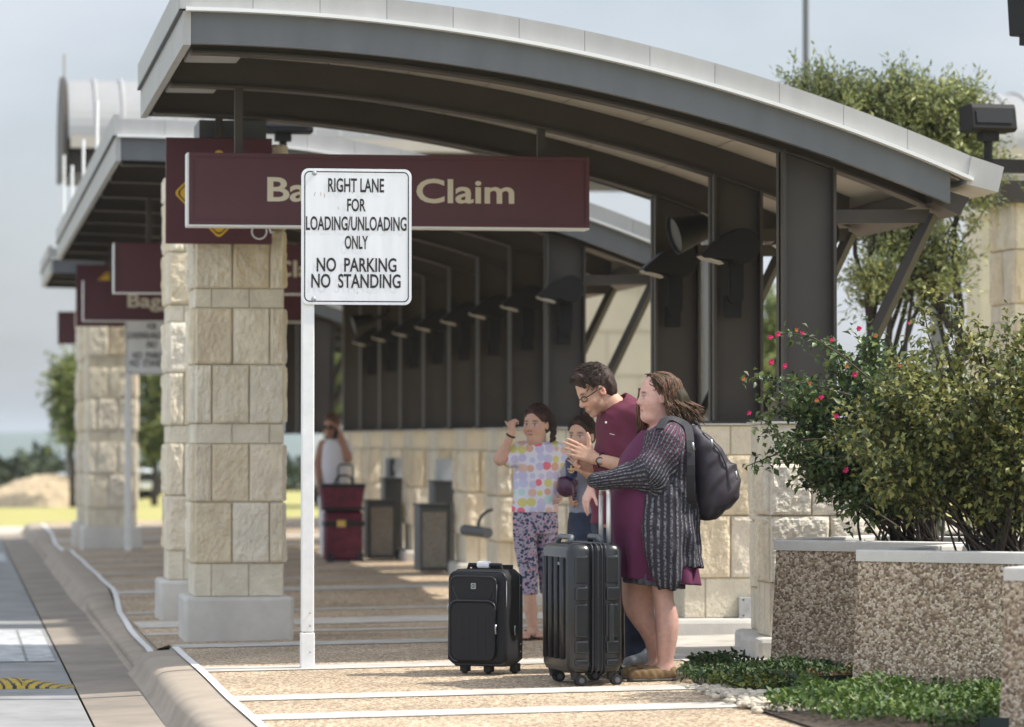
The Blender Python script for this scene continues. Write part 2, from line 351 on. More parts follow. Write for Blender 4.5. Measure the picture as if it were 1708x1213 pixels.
# ---------------------------------------------------------------- limestone
def up(a, n):                                            # smooth enlargement of a small random grid
    k = a.shape[0]; x = np.linspace(0, k-1, n); i = np.clip(x.astype(int), 0, k-2); f = x-i; f = f*f*(3-2*f)
    r = a[i]*(1-f)[:, None]+a[i+1]*f[:, None]; return r[:, i]*(1-f)+r[:, i+1]*f
def face(b, o, u, v, n, w, h, rough, col, res=.022):
    o, u, v, n = (np.array(q, float) for q in (o, u, v, n))
    g = .002; k = max(8, min(44, int(max(w, h)/res)+3)) if rough else 5
    s = np.linspace(0, 1, k-2); s = np.concatenate([[0], s*.97+.015, [1]]) if False else np.concatenate([[0], np.linspace(.006/max(w, h), 1-.006/max(w, h), k-2), [1]])
    su = g+s*(w-2*g); sv = g+s*(h-2*g)
    if rough:
        e = np.minimum.outer(np.minimum(su, w-su), np.minimum(sv, h-sv)); e = np.clip((e-g)/.014, 0, 1)**.5
        nz_ = up(rng.random((3, 3)), k)*.42+up(rng.random((6, 6)), k)*.3+up(rng.random((13, 13)), k)*.22+up(rng.random((26, 26)), k)*.16
        D = e*(.003+rough*(nz_-.15))
    else: D = np.zeros((k, k))+.0
    D[0, :] = D[-1, :] = D[:, 0] = D[:, -1] = -.010
    P = o+su[:, None, None]*u+sv[None, :, None]*v+D[..., None]*n
    b.grid(P, np.asarray(col), flip=np.cross(u, v)@n < 0)
TONES = [(.74, .66, .51), (.77, .70, .56), (.73, .62, .44), (.78, .71, .58), (.75, .66, .51), (.70, .63, .51), (.79, .71, .55), (.72, .61, .44)]
def stonework(b, x0, x1, y0, y1, courses, z0, res=.022, faces='flbr', bright=1.0, rough=.042):
    z = z0; A = [[.19, .61, 1.01], [.42, .84, 1.01]]
    for i, (h, r) in enumerate(courses):
        if z >= z0+9: break
        for side in faces:
            w = x1-x0 if side in 'fb' else y1-y0
            cuts = [0]+[min(1, c_) for c_ in A[(i+('flbr'.index(side) % 2)) % 2]] if w < .75 else [0]+sorted(rng.uniform(.15, .85, 1 if w < 1 else int(w/.45)))+[1]
            for a, e in zip(cuts[:-1], cuts[1:]):
                t = np.array(TONES[rng.integers(len(TONES))])*bright*rng.uniform(.93, 1.05)
                if not r: t = np.array((.73, .66, .52))*bright*rng.uniform(.95, 1.04)
                ww = (e-a)*w
                if side == 'f': args = ((x0+a*w, y0, z), (1, 0, 0), (0, 0, 1), (0, -1, 0))
                elif side == 'b': args = ((x0+a*w, y1, z), (1, 0, 0), (0, 0, 1), (0, 1, 0))
                elif side == 'l': args = ((x0, y0+a*w, z), (0, 1, 0), (0, 0, 1), (-1, 0, 0))
                else: args = ((x1, y0+a*w, z), (0, 1, 0), (0, 0, 1), (1, 0, 0))
                face(b, *args, ww, h, rough if r else 0, t, res)
        z += h
    return z
CC = [(.225, 0), (.415, 1), (.395, 1), (.135, 0), (.40, 1), (.385, 1), (.13, 0), (.40, 1), (.39, 1), (.195, 1)]
def column(label, x, y, w, res=.022, courses=CC, plinth=.3, zb=None, group='limestone columns of the crosswalks', cap=True):
    zb = gz(x, y) if zb is None else zb
    t = thing('stone_column', label, 'column', (x+w/2, y+w/2, zb), group)
    b = MB(); b.box(x-.065, x+w+.065, y-.065, y+w+.065, zb-.05, zb+plinth); b.build('plinth', M_CONC, t, bevel=.025)
    b = MB(); zt = stonework(b, x, x+w, y, y+w, courses, zb+plinth, res); b.build('shaft', M_STONE, t, smooth=False)
    b = MB(); b.box(x+.008, x+w-.008, y+.008, y+w-.008, zb+plinth, zt-.005); b.build('mortar_core', M_MORT, t)
    if cap:
        b = MB(); b.box(x+.03, x+w-.12, y+.03, y+w-.03, zt-.003, zt+.16); b.build('steel_cap', M_FASC, t)
    return t
column('front limestone column of the near crosswalk, under the pedestrian sign', 1.62, 24.36, .605, .014)
column('limestone column half hidden behind the front one at the near crosswalk', 1.62, 27.3, .605, .02)
column('distant limestone column behind the blurred parking sign', 1.64, 44.35, .605, .04)
column('distant limestone column hidden behind the other at the far crosswalk', 1.62, 47.0, .605, .05)
column('tall limestone column at the right edge below the dark floodlight', 7.73, 25.6, .62, .03, courses=CC[1:]+[(.1, 0)], zb=.1, cap=False)
# low wall: a limestone pedestal under every post, a recessed panel between them, concrete plinths
WC = [(.27, 0), (.42, 1), (.41, 1), (.2, 0)]
def pedestal(label, x0, x1, y0, y1, res, zt=1.345, pl=.11, courses=None, rough=.03):
    zb = gz(x0, (y0+y1)/2); H = zt-zb-pl
    cs = courses or WC; k = H/sum(c_[0] for c_ in cs); cs = [(h*k, r) for h, r in cs]
    t = thing('stone_pedestal', label, 'pedestal', ((x0+x1)/2, (y0+y1)/2, zb), 'limestone pedestals under the canopy posts')
    b = MB(); b.box(x0-.09, x1+.05, y0-.08, y1+.06, zb-.1, zb+pl); b.build('plinth', M_CONC, t, bevel=.03)
    b = MB(); stonework(b, x0, x1, y0, y1, cs, zb+pl, res, rough=rough); b.build('stone', M_STONE, t)
    b = MB(); b.box(x0+.008, x1-.008, y0+.008, y1-.008, zb+pl, zt-.004); b.build('mortar_core', M_MORT, t)
    b = MB(); b.box(x0-.02, x1+.02, y0-.02, y1+.02, zt-.0, zt+.012); b.build('cap', M_CONC, t)
    return t
ORD = ['first', 'second', 'third', 'fourth', 'fifth', 'sixth', 'seventh', 'eighth', 'ninth']
pedestal('nearest limestone pedestal, sunlit rough blocks beside the rose planter', 4.50, 5.25, 19.58, 19.9, .016, pl=.12, courses=[(.34, 0), (.42, 1), (.33, 1), (.25, 0)], rough=.04)
pedestal('limestone pedestal under the nearest canopy\'s front post, hidden behind the planter', 4.62, 5.2, 20.0, 20.6, .04)
pedestal('limestone pedestal with a metal junction box, behind the woman\'s backpack', 4.50, 5.2, 21.95, 22.7, .022)
pedestal('limestone pedestal hidden mostly by the family, under the nearest canopy\'s rear post', 4.50, 5.2, 23.8, 24.5, .03)
for k, y in enumerate(R2):
    pedestal(ORD[k]+' limestone pedestal from the front under the long canopy\'s posts', 4.57, 5.2, y-.3, y+.35, .03 if k < 4 else .05, rough=.065)
jb = thing('junction_box', 'grey metal junction box low on the pedestal behind the woman', 'junction box', (4.95, 21.93, .3))
b = MB(); p0 = at(1231, 1031, 21.93); p1 = at(1261, 996, 21.93); b.box(p0[0], p1[0], 21.90, 21.96, p0[2], p1[2]); b.build('cover', mat('galvanised', (.45, .46, .47), .45, .5, n_scale=20, n_amt=.15), jb, bevel=.004)
b = MB()
for x in (.25, .75):
    for z in (.12, .88): b.ball((p0[0]+(p1[0]-p0[0])*x, 21.898, p0[2]+(p1[2]-p0[2])*z), .006)
b.build('screw', M_BLACK, jb)
# ---------------------------------------------------------------- lettering
def glyphs(s, bold=.0, fs=1.0):
    c = bpy.data.curves.new('t', 'FONT'); c.body = s; c.size = 1; c.offset = bold; c.space_character = fs; c.resolution_u = 4
    o = bpy.data.objects.new('t', c); COL.objects.link(o); dg = bpy.context.evaluated_depsgraph_get(); m = o.evaluated_get(dg).to_mesh()
    V = np.array([v.co[:2] for v in m.vertices]); F = [tuple(p.vertices) for p in m.polygons]
    o.evaluated_get(dg).to_mesh_clear(); bpy.data.objects.remove(o); bpy.data.curves.remove(c); return V, F
CAPV = {}
def text(b, s, x0, x1, zb, zt, y, bold=.02, fs=1.0):    # baseline zb, capital tops zt, from x0 to x1, facing -Y
    V, F = glyphs(s, bold, fs)
    if bold not in CAPV: H = glyphs('H', bold)[0]; CAPV[bold] = (H[:, 1].min(), H[:, 1].max())
    lo, hi = CAPV[bold]
    X = x0+(V[:, 0]-V[:, 0].min())/(V[:, 0].max()-V[:, 0].min())*(x1-x0); Z = zb+(V[:, 1]-lo)/(hi-lo)*(zt-zb)
    b.add(np.stack([X, np.full(len(X), y), Z], 1), F)
# ---------------------------------------------------------------- signs
def parking_sign(label, px, Y, s=1.0):
    z0 = gz(px, Y); t = thing('parking_sign', label, 'sign', (px, Y, z0), 'white no parking signs on square posts')
    b = MB(); b.box(px-.034, px+.034, Y-.034, Y+.034, z0+.2, z0+2.72); b.build('post', M_WHITE, t, bevel=.006)
    b = MB(); b.box(px-.038, px+.038, Y-.038, Y+.038, z0-.02, z0+.196); b.build('post_sleeve', M_WHITE, t, bevel=.006)
    b = MB()
    for z in (.09, .235, .305): b.ball((px+.012, Y-.0365, z0+z), .0055)
    b.build('bolt_hole', M_STEEL, t)
    cx = px+(593-512.5)*.0033; zc = z0+2.0+.374; w, h, yf = .61, .75, Y-.042
    b = MB(); b.prism(rbox2d(w, h, .04, 8, cx, zc), 1, yf-.003, yf); b.build('panel', M_SIGNW, t)
    b = MB(); O = rbox2d(w-.03, h-.03, .03, 8, cx, zc); I = rbox2d(w-.042, h-.042, .025, 8, cx, zc); n = len(O)
    b.add([(x, yf-.0045, z) for x, z in O+I], [(i, (i+1) % n, n+(i+1) % n, n+i) for i in range(n)]); b.build('border_line', M_BLACK, t)
    b = MB(); k = .0033
    for s_, ua, ub, va, vb, bo in (('RIGHT LANE', 545, 639, 297, 320, .03), ('FOR', 577, 608, 331, 352, .03), ('LOADING/UNLOADING', 508, 677, 361, 384, .03), ('ONLY', 573, 612, 393, 415, .03),
                           ('NO  PARKING', 526, 660, 430, 453, .03), ('NO  STANDING', 517, 667, 457, 480, .03)):
        X = lambda u: px+(u-512.5)*k; Z = lambda v: zc+(394.5-v)*k
        text(b, s_, X(ua), X(ub), Z(vb), Z(va), yf-.006, .018, 1.0)
    b.build('lettering', M_BLACK, t)
    b = MB(); rr = np.random.default_rng(int(Y))
    for q in range(16):
        x, z, a, l = cx+rr.uniform(-.27, .27), zc+rr.uniform(-.34, .34), rr.uniform(1.2, 1.9), rr.uniform(.006, .03); b.add([(x, yf-.0052, z), (x+.003, yf-.0052, z), (x+.002+l*math.cos(a), yf-.0052, z+l*math.sin(a)), (x+l*math.cos(a), yf-.0052, z+l*math.sin(a))], [(0, 1, 2, 3)])
    tag(b.build('scuffs', mat('rusty scuff', (.38, .27, .17), .8), t), kind='stuff')
    b = MB()
    for u, v in ((522, 289), (521, 499)): b.ball((px+(u-512.5)*k, yf-.004, zc+(394.5-v)*k), (.013, .007, .013))
    b.build('bolt', M_STEEL, t)
    return t
p = at(512.5, 1115, 19.75)
parking_sign('near white sign reading RIGHT LANE FOR LOADING/UNLOADING ONLY on a white post', p[0], 19.75)
parking_sign('blurred distant white parking sign in front of the far stone column', 1.98, 41.1)
def hang_sign(label, yr, hx, words=True, w=2.49):
    x0, x1 = 1.43, 1.43+w; z0, z1 = 2.575, 3.015
    t = thing('baggage_claim_sign', label, 'sign', ((x0+x1)/2, yr, z1), 'hanging maroon baggage claim signs')
    b = MB(); b.box(x0, x1, yr-.09, yr+.09, z0, z1); b.build('cabinet', M_MAROON, t, bevel=.004)
    b = MB()
    for a in ((x0, x1, z0, z0+.025), (x0, x1, z1-.025, z1), (x0, x0+.025, z0+.025, z1-.025), (x1-.025, x1, z0+.025, z1-.025)): b.box(a[0], a[1], yr-.1, yr-.091, a[2], a[3])
    b.build('face_frame', M_MAROON, t)
    b = MB(); b.box(x0-.012, x0-.001, yr-.095, yr+.095, z0, z1); b.box(x0-.01, x1+.0, yr-.097, yr+.09, z0-.012, z0-.001); b.build('edge_strip', M_DRIP, t)
    for x in hx: b = MB(); b.box(x-.024, x+.024, yr-.024, yr+.024, z1, zm(x)-.2); b.build('hanger', M_BRONZE, t)
    if words:
        b = MB(); X = lambda u: x0+(u-311)/669*w; Z = lambda v: z1-(v-265)/118*(z1-z0)
        text(b, 'Baggage Claim', X(440), X(853), Z(344), Z(304), yr-.0925, .020); b.build('lettering', M_CREAM, t)
    return t
hang_sign('nearest hanging maroon Baggage Claim sign behind the white parking sign', 22.15, (1.74, 3.63))
hang_sign('middle hanging maroon Baggage Claim sign under the long canopy', R2[2], (1.74, 3.63))
hang_sign('distant maroon sign whose blurred letters begin Bagg', R2[6], (1.74, 3.63))
hang_sign('farthest maroon sign, a small plain panel low at the left', 49.65, (1.74, 3.63), False)
def ped_sign(label, y, x0=1.415, z0=2.575, w=.715):
    t = thing('pedestrian_sign', label, 'sign', (x0+w/2, y, z0+w), 'square maroon pedestrian signs')
    b = MB(); b.box(x0, x0+w, y-.02, y+.02, z0, z0+w); b.build('panel', M_MAROON, t, bevel=.003)
    cx, cz = x0+w*.5, z0+w*.475; r = .305
    def dia(r, y, rc=.03):
        P = rbox2d(r*1.414, r*1.414, rc, 5); c_ = math.sqrt(.5); return [(cx+(a-q)*c_, y, cz+(a+q)*c_) for a, q in P]
    for nm, rr, yy, m in (('diamond', r, y-.0215, M_YEL), ):
        P = dia(rr, yy); link_mesh(nm, P, [tuple(range(len(P)))[::-1]], m, t)
    O, I = dia(r-.018, y-.023), dia(r-.030, y-.023); n = len(O)
    link_mesh('diamond_border', O+I, [(i, (i+1) % n, n+(i+1) % n, n+i) for i in range(n)], M_BLACK, t)
    b = MB(); yy = y-.024
    b.prism(rbox2d(.05, .05, .024, 5, cx+.01, cz+.13), 1, yy, yy+.001)
    for q in ([(-.03, .09), (.03, .09), (.045, -.02), (-.02, -.02)], [(-.02, -.02), (.015, -.02), (-.06, -.16), (-.09, -.15)], [(.01, -.02), (.045, -.02), (.09, -.15), (.06, -.16)], [(-.03, .09), (-.09, .01), (-.07, 0), (-.015, .06)], [(.03, .09), (.1, .03), (.09, .01), (.03, .05)]):
        b.prism([(cx+a, cz+c_) for a, c_ in q], 1, yy, yy+.001)
    b.build('walking_figure', M_BLACK, t)
    b = MB(); q = (x0+w*.88, z0+.085)
    A = np.linspace(math.radians(150), math.radians(380), 16); b.tube([(q[0]+.05*math.cos(a), y-.024, q[1]+.05*math.sin(a)) for a in A], .006, 6)
    b.tube([(q[0]+.035, y-.024, q[1]+.16), (q[0]+.015, y-.024, q[1]+.05), (q[0]+.06, y-.024, q[1]+.05), (q[0]+.08, y-.024, q[1]-.01), (q[0]+.1, y-.024, q[1]+.0)], .007, 6)
    b.ball((q[0]+.037, y-.024, q[1]+.18), .012); b.build('wheelchair_symbol', M_SIGNW, t)
    b = MB(); b.box(cx-.024, cx+.024, y-.02, y+.02, z0+w, zm(cx)-.2); b.build('hanger', M_BRONZE, t)
    return t
ped_sign('near square maroon sign with a yellow diamond on the front stone column', 24.25)
ped_sign('distant blurred maroon sign with a yellow diamond at the far stone column', R2[7]+.15)
# ---------------------------------------------------------------- floodlights on the canopy posts
def floodlight(label, x, y, tilt=0, big=False):
    t = thing('floodlight', label, 'floodlight', (x, y, 2.1), 'floodlights bracketed to the canopy posts')
    yf = y-.10
    b = MB(); b.box(x-.055, x+.055, yf-.03, yf, 2.02, 2.16); b.build('junction_box', M_DARKLAMP, t, bevel=.008)
    b = MB(); b.prism(rbox2d(.1, .30, .05, 6, x+.01, 2.25), 1, yf-.055, yf-.031); b.tube([(x-.03, yf-.05, 2.16), (x-.035, yf-.05, 2.36)], .012, 6); b.build('bracket', M_DARKLAMP, t)
    # drum body with a slanted visor reaching to the street side
    b = MB(); cxx, cz = x+.02, 2.46
    R = [(cxx+.11*math.cos(a), cz+.11*math.sin(a)) for a in np.linspace(-2.3, 1.9, 18)]
    P = R+[(cxx-.14, cz+.05), (cxx-.27, cz-.06), (cxx-.245, cz-.078)]
    b.prism(P, 1, yf-.22, yf-.06); b.build('housing', M_DARKLAMP, t, bevel=.006)
    b = MB(); b.prism([(cxx-.265, cz-.064), (cxx-.24, cz-.082), (cxx-.12, cz-.114), (cxx-.14, cz-.095)], 1, yf-.215, yf-.065); b.build('lens', M_SOFF, t)
    return t
for k, y in enumerate(R1[:1]+R1[1:]):
    floodlight(('floodlight on the nearest canopy\'s front post, half behind the post', 'floodlight on the nearest canopy\'s middle post above the woman', 'floodlight on the nearest canopy\'s rear post above the man')[k], 4.83 if k else 5.0, y+(0 if k else .55))
for k, y in enumerate(R2[:8]):
    floodlight(ORD[k]+' floodlight from the front on the long canopy\'s posts', 4.85, y)
def spot(label, c, d):
    t = thing('spotlight', label, 'spotlight', c); c = Vector(c); d = Vector(d).normalized()
    q = d.to_track_quat('Z', 'Y').to_matrix(); b = MB(); pr = [(0, -.16), (.05, -.16), (.085, -.12), (.10, -.02), (.125, .09), (.13, .10), (.12, .10), (.115, .08), (0, .08)]
    n = 20; V = [tuple(c+q @ Vector((r*math.cos(6.2832*i/n), r*math.sin(6.2832*i/n), h))) for r, h in pr for i in range(n)]
    b.add(V, [(j*n+i, j*n+(i+1) % n, (j+1)*n+(i+1) % n, (j+1)*n+i) for j in range(len(pr)-1) for i in range(n)]); b.build('housing', M_DARKLAMP, t, smooth=True)
    b = MB(); V = [tuple(c+q @ Vector((.112*math.cos(6.2832*i/n), .112*math.sin(6.2832*i/n), .085))) for i in range(n)]; b.add(V, [tuple(range(n))]); b.build('lens', M_GLASS, t)
    b = MB(); b.tube([tuple(c-d*.1), tuple(c-d*.2+Vector((.1, 0, .05))), tuple(c+Vector((.32, .1, .16)))], .022, 8); b.build('arm', M_DARKLAMP, t)
p = at(1148, 386, 22.7); spot('round spotlight between the nearest canopy\'s middle and rear posts', tuple(p), (-.96, -.12, -.28))
p = at(602, 540, R2[6]-.5); spot('blurred round spotlight among the long canopy\'s posts', tuple(p), (-.96, -.12, -.28))
# dark floodlight on the right column, with its arm
def box_flood(label, c, w, h, d, yaw, arm):
    t = thing('box_floodlight', label, 'floodlight', c, rz=yaw)
    b = MB(); b.prism([(-d/2, -.02-h*.3), (-d/2+.03, h/2-.03), (-d*.3, h/2), (d/2, h*.45), (d*.42, -h/2), (-d*.35, -h/2)], 0, -w/2, w/2); b.build('housing', M_DARKLAMP, t, bevel=.008, local=True)
    b = MB(); b.add([(-w/2+.03, -d/2-.001, -h*.2), (w/2-.03, -d/2-.001, -h*.2), (w/2-.03, -d/2+.02, h*.3), (-w/2+.03, -d/2+.02, h*.3)], [(0, 1, 2, 3)]); b.build('lens', M_GLASS, t, local=True)
    b = MB(); b.tube([(0, 0, -h/2-.02), (0, 0, -h/2-.2)], .03, 10); b.box(-.06, .06, -.05, .05, -h/2-.06, -h/2+.01)
    if arm: b.box(-.1, 1.2, -.04, .04, -h/2-.27, -h/2-.18)
    b.build('bracket', M_DARKLAMP, t, local=True)
p = at(1648, 198, 23.6); box_flood('black box floodlight on an arm from the right column', tuple(p), .33, .19, .24, .15, True)
p = at(472, 207, 26.9); box_flood('dark box floodlight on top of the front stone columns', tuple(p), .44, .14, .24, .0, False)
p = at(1722, 10, 20.5); box_flood('dark lamp corner cut by the top right of the frame', tuple(p), .14, .35, .3, .5, False)
b = MB(); b.box(7.60, 9.6, 25.5, 26.3, 3.0, 3.16); o = b.build('steel_beam', M_BRONZE, loc=(7.7, 25.9, 3.0)); tag(o, 'dark steel beam lying on top of the right stone column', 'beam')
# ---------------------------------------------------------------- barrel-vaulted roof over the far crossing
t = thing('barrel_roof', 'pale standing seam barrel roof rising behind the canopies', 'roof', (6, 48, 3.5))
yc, ry_, ze, zt = 46.0, 1.4, 5.03, 5.82
A = np.linspace(math.pi, 0, 25); arc = [(yc+ry_*math.cos(a), ze+(zt-ze)*math.sin(a)) for a in A]
M_SEAM = mat('grey standing seam roof', (.30, .30, .295), .5, n_scale=1.5, n_amt=.06)
b = MB(); b.prism(arc+[(y, z-.06) for y, z in arc[::-1]], 0, 1.41, 17.5); b.build('vault', M_SEAM, t)
for x in np.arange(1.76, 17.4, .335): b = MB(); b.prism([(y, z+.03) for y, z in arc]+[(y, z-.01) for y, z in arc[::-1]], 0, x-.018, x+.018); b.build('seam', M_TRIM, t)
b = MB(); b.prism([(y+.0, z+.04) for y, z in arc]+[(yc+ry_, 4.6), (yc-ry_, 4.6)], 0, 1.34, 1.40); b.build('gable_trim', M_BRONZE, t)
b = MB(); b.box(1.43, 17.5, yc-ry_-.05, yc-ry_+.2, ze-.17, ze-.02); b.build('eave_beam', M_SOFF, t)
b = MB(); b.box(1.42, 17.4, yc-ry_+.35, yc+ry_-.05, 4.58, ze-.18); b.build('ceiling_box', M_BRONZE, t)
b = MB(); b.box(1.42, 17.4, yc-ry_+.05, yc+ry_-.05, ze-.178, ze-.165); b.build('soffit', M_BRONZE, t)
for x, z0_ in ((1.94, 3.2), (9.0, -.2), (9.5, -.2), (12.5, -.2)): b = MB(); b.box(x-.07, x+.07, yc-1.3, yc-1.1, z0_, 4.62); b.build('post', M_FASC, t)
b = MB(); b.tube([(1.40, yc, zt), (1.40, yc, zt+.35)], .02, 6); b.build('finial_rod', M_TRIM, t)
# roof high over the near crossing, on steel legs behind the right column: it shades the crossing
t = thing('crossing_roof', 'high flat roof over the near crossing, beside the right column', 'roof', (8.5, 26.4, 0))
b = MB(); b.box(5.9, 11.5, 24.2, 28.5, 6.3, 6.6); b.build('slab', M_TRIM, t)
b = MB()
for x in (8.4, 11): b.box(x-.12, x+.12, 26.2, 26.44, 0, 6.3)
b.build('leg', M_BRONZE, t)
# ---------------------------------------------------------------- buildings behind
M_WALL = mat('pale limestone wall', (.60, .55, .46), .9, n_scale=1.1, n_amt=.12, detail=6)
def wall_block(label, x0, x1, y0, y1, z1, seam=.62):
    t = thing('building', label, 'building', ((x0+x1)/2, y0, 0), 'pale stone buildings behind')
    b = MB(); b.box(x0, x1, y0, y1, -.3, z1); b.build('wall', M_WALL, t)
    b = MB(); z = .3; i = 0
    while z < z1-.1:
        b.box(x0-.004, x1+.004, y0-.004, y0+.02, z, z+.015)
        for x in np.arange(x0+.3+.45*(i % 2), x1, .9): b.box(x, x+.012, y0-.003, y0+.02, z+.015, z+seam)
        z += seam; i += 1
    b.build('joint', M_MORT, t)
    b = MB(); b.box(x0-.06, x1+.06, y0-.06, y1+.06, z1, z1+.15); b.build('coping', M_CONC, t)
wall_block('pale limestone building seen through the nearest canopy\'s rear bay', 7.4, 10.05, 49.5, 58, 3.9)
wall_block('pale building seen behind the right column', 14.6, 19, 50, 50.8, 4.5)
b = MB(); p = at(1344, 130, 40); b.tube([(p[0], 40, 0), (p[0], 40, 9)], .035, 10)
t = thing('light_pole', 'tall grey light pole rising above the tree at top right', 'light pole', (p[0], 40, 0)); b.build('pole', M_FASC, t)
b = MB(); b.box(p[0]-.5, p[0]+.5, 39.9, 40.1, 8.95, 9.05); b.build('lamp_head', M_FASC, t, bevel=.02)
# ---------------------------------------------------------------- planters
def planter(label, x, y, side=1.1, rot=-40, h=.70):
    z0 = .03; t = thing('planter', label, 'planter', (x, y, z0), 'square exposed aggregate planters')
    a = math.radians(rot); u = np.array([math.cos(a), math.sin(a), 0]); v = np.array([-math.sin(a), math.cos(a), 0]); o = np.array([x, y, z0])
    def ring(e, z): return [o+u*p+v*q+np.array([0, 0, z]) for p, q in ((-e, -e), (side+e, -e), (side+e, side+e), (-e, side+e))]
    Q = [(0, 1, 5, 4), (1, 2, 6, 5), (2, 3, 7, 6), (3, 0, 4, 7)]
    b = MB(); b.add(ring(.028, -.05)+ring(0, h-.055), Q); b.build('body', M_PLANT, t, bevel=.012)
    b = MB(); b.add(ring(.008, h-.055)+ring(.008, h)+ring(-.10, h)+ring(-.10, h-.12), [tuple(4*k+i for i in q) for k in (0, 1, 2) for q in Q]); b.build('rim', M_CONC, t, bevel=.008)
    b = MB(); b.add(ring(-.09, h-.09), [(0, 1, 2, 3)]); b.build('soil', mat('soil', (.06, .045, .03), .95, n_scale=20, n_amt=.4), t)
    return o+u*side/2+v*side/2+np.array([0, 0, h-.09])
pc1 = planter('farthest square aggregate planter holding the rose bush with pink flowers', 4.27, 18.45)
pc2 = planter('middle square aggregate planter holding the browner bush', 4.27, 16.72)
pc3 = planter('nearest planter, only its corner showing at the right edge', 4.275, 14.3)
# ---------------------------------------------------------------- leaves
def leafmesh(C, D, N, ln, wd, fold=.25):
    # C leaf bases, D directions, N normals (n,3): one leaf = 6 vertices, 4 triangles folded on the midrib
    n = len(C); D = D/np.linalg.norm(D, axis=1)[:, None]; B = np.cross(D, N); B /= np.linalg.norm(B, axis=1)[:, None]+1e-9; N = np.cross(B, D)
    ln = np.broadcast_to(ln, n)[:, None]; wd = np.broadcast_to(wd, n)[:, None]
    p = [C, C+D*ln*.45+B*wd*.5+N*wd*fold, C+D*ln*.45-B*wd*.5+N*wd*fold, C+D*ln-N*ln*.12, C+D*ln*.5]
    V = np.stack(p, 1).reshape(-1, 3); i = np.arange(n)[:, None]*5
    F = np.concatenate([i+np.array([[0, 1, 4]]), i+np.array([[0, 4, 2]]), i+np.array([[1, 3, 4]]), i+np.array([[4, 3, 2]])])
    return V, F
def rdir(n):
    d = rng.normal(size=(n, 3)); return d/np.linalg.norm(d, axis=1)[:, None]
M_LEAF1 = mat('rose leaf', (.085, .135, .04), .42, island=.6, trans=.22)
M_LEAF2 = mat('bronzed leaf', (.165, .19, .055), .5, island=.85, trans=.22)
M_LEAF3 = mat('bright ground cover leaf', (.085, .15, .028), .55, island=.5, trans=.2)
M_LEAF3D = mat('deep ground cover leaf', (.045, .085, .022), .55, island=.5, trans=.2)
M_LEAF4 = mat('tree leaf', (.29, .33, .13), .5, island=.5, trans=.25)
M_LEAF5 = mat('far foliage', (.17, .21, .06), .6, island=.45, trans=.25)
M_STEM = mat('stem bark', (.055, .04, .028), .85, n_scale=30, n_amt=.3)
M_BARK = mat('dark bark', (.035, .028, .022), .9, n_scale=25, n_amt=.35)
def bush(label, base, ctr, rad, nb, per, ln, wd, lm, loc_label, stemr=.008, lowcut=None, group='bushes in the planters', frac=.42, skip=None):
    t = thing('bush', label, 'bush', tuple(base), group)
    sb = MB(); C = []; D = []; tips = []
    base = np.array(base); ctr = np.array(ctr); rad = np.array(rad)
    for k in range(nb):
        while True:
            d = rdir(1)[0]; r = rng.uniform(.35, 1.02)**.6; e = ctr+d*rad*r*(1+.12*math.sin(5*d[0]+3*d[2]))
            if lowcut is None or e[2] > lowcut: break
        s = base+np.array([rng.normal(0, .10), rng.normal(0, .10), 0]); m = (s*.45+e*.55)+np.array([0, 0, .18*rad[2]])*rng.uniform(.3, 1.3)
        T = np.linspace(0, 1, 9)[:, None]; P = (1-T)**2*s+2*T*(1-T)*m+T*T*e+rng.normal(0, .012, (9, 3))*T
        sb.tube(P, np.linspace(stemr, stemr*.28, 9)*rng.uniform(.7, 1.2), 5)
        tips.append(P[-1])
        # twigs with leaves along the outer part
        for q in range(per):
            tt = rng.uniform(frac, 1)**.7; i = min(7, int(tt*8)); a = P[i]+(P[i+1]-P[i])*(tt*8-i)
            td = rdir(1)[0]*.9+(P[i+1]-P[i])/np.linalg.norm(P[i+1]-P[i])*.5+np.array([0, 0, .1]); td /= np.linalg.norm(td)
            L = rng.uniform(.05, .17)*(rad.mean()/.55); n = rng.integers(4, 9)
            if q % 3 == 0: sb.tube([a, a+td*L], [stemr*.22, stemr*.12], 3)
            for w in range(n):
                C.append(a+td*L*(w+1)/n+rng.normal(0, .008, 3)); D.append(td*.6+rdir(1)[0])
    C = np.array(C); D = np.array(D)
    if skip is not None: k = ~skip(C); C, D = C[k], D[k]
    V, F = leafmesh(C, D, rdir(len(C))*.6+np.array([0, 0, .9]), ln*rng.uniform(.6, 1.25, len(C)), wd*rng.uniform(.6, 1.2, len(C)))
    link_mesh('foliage', V, F, lm, t); sb.build('stems', M_STEM, t)
    return t, C
bc = at(1462, 705, 18.45); bt, LC = bush('rose bush with pink flowers arching left out of its planter', tuple(pc1), bc, (.60, .50, .47), 85, 26, .046, .03, M_LEAF1, '', lowcut=.90)
M_PINK = mat('pink rose petal', (.62, .02, .14), .5); M_BUD = mat('orange bud', (.55, .16, .05), .5)
def bloom(parent, u, v, Y, r, m):
    c = at(u, v, Y); b = MB()
    for i in range(9):
        a = i*2.4; d = np.array([math.cos(a)*.8, -.5+.3*math.sin(a*2), math.sin(a)*.8]); C_ = c[None]+rng.normal(0, .002, (1, 3))
        V, F = leafmesh(C_, d[None], np.array([[.1, -1, .3]]), r*1.2, r*1.1, .3); b.add(V, [tuple(f) for f in F])
    b.build('bloom', m, parent)
for u, v in ((1297, 558), (1284, 563), (1338, 556), (1518, 538), (1286, 604), (1308, 611), (1425, 625), (1369, 663), (1394, 694), (1440, 727), (1249, 689), (1410, 784), (1387, 567), (1432, 548)): bloom(bt, u, v, 17.98+rng.uniform(0, .12), rng.uniform(.011, .017), M_PINK)
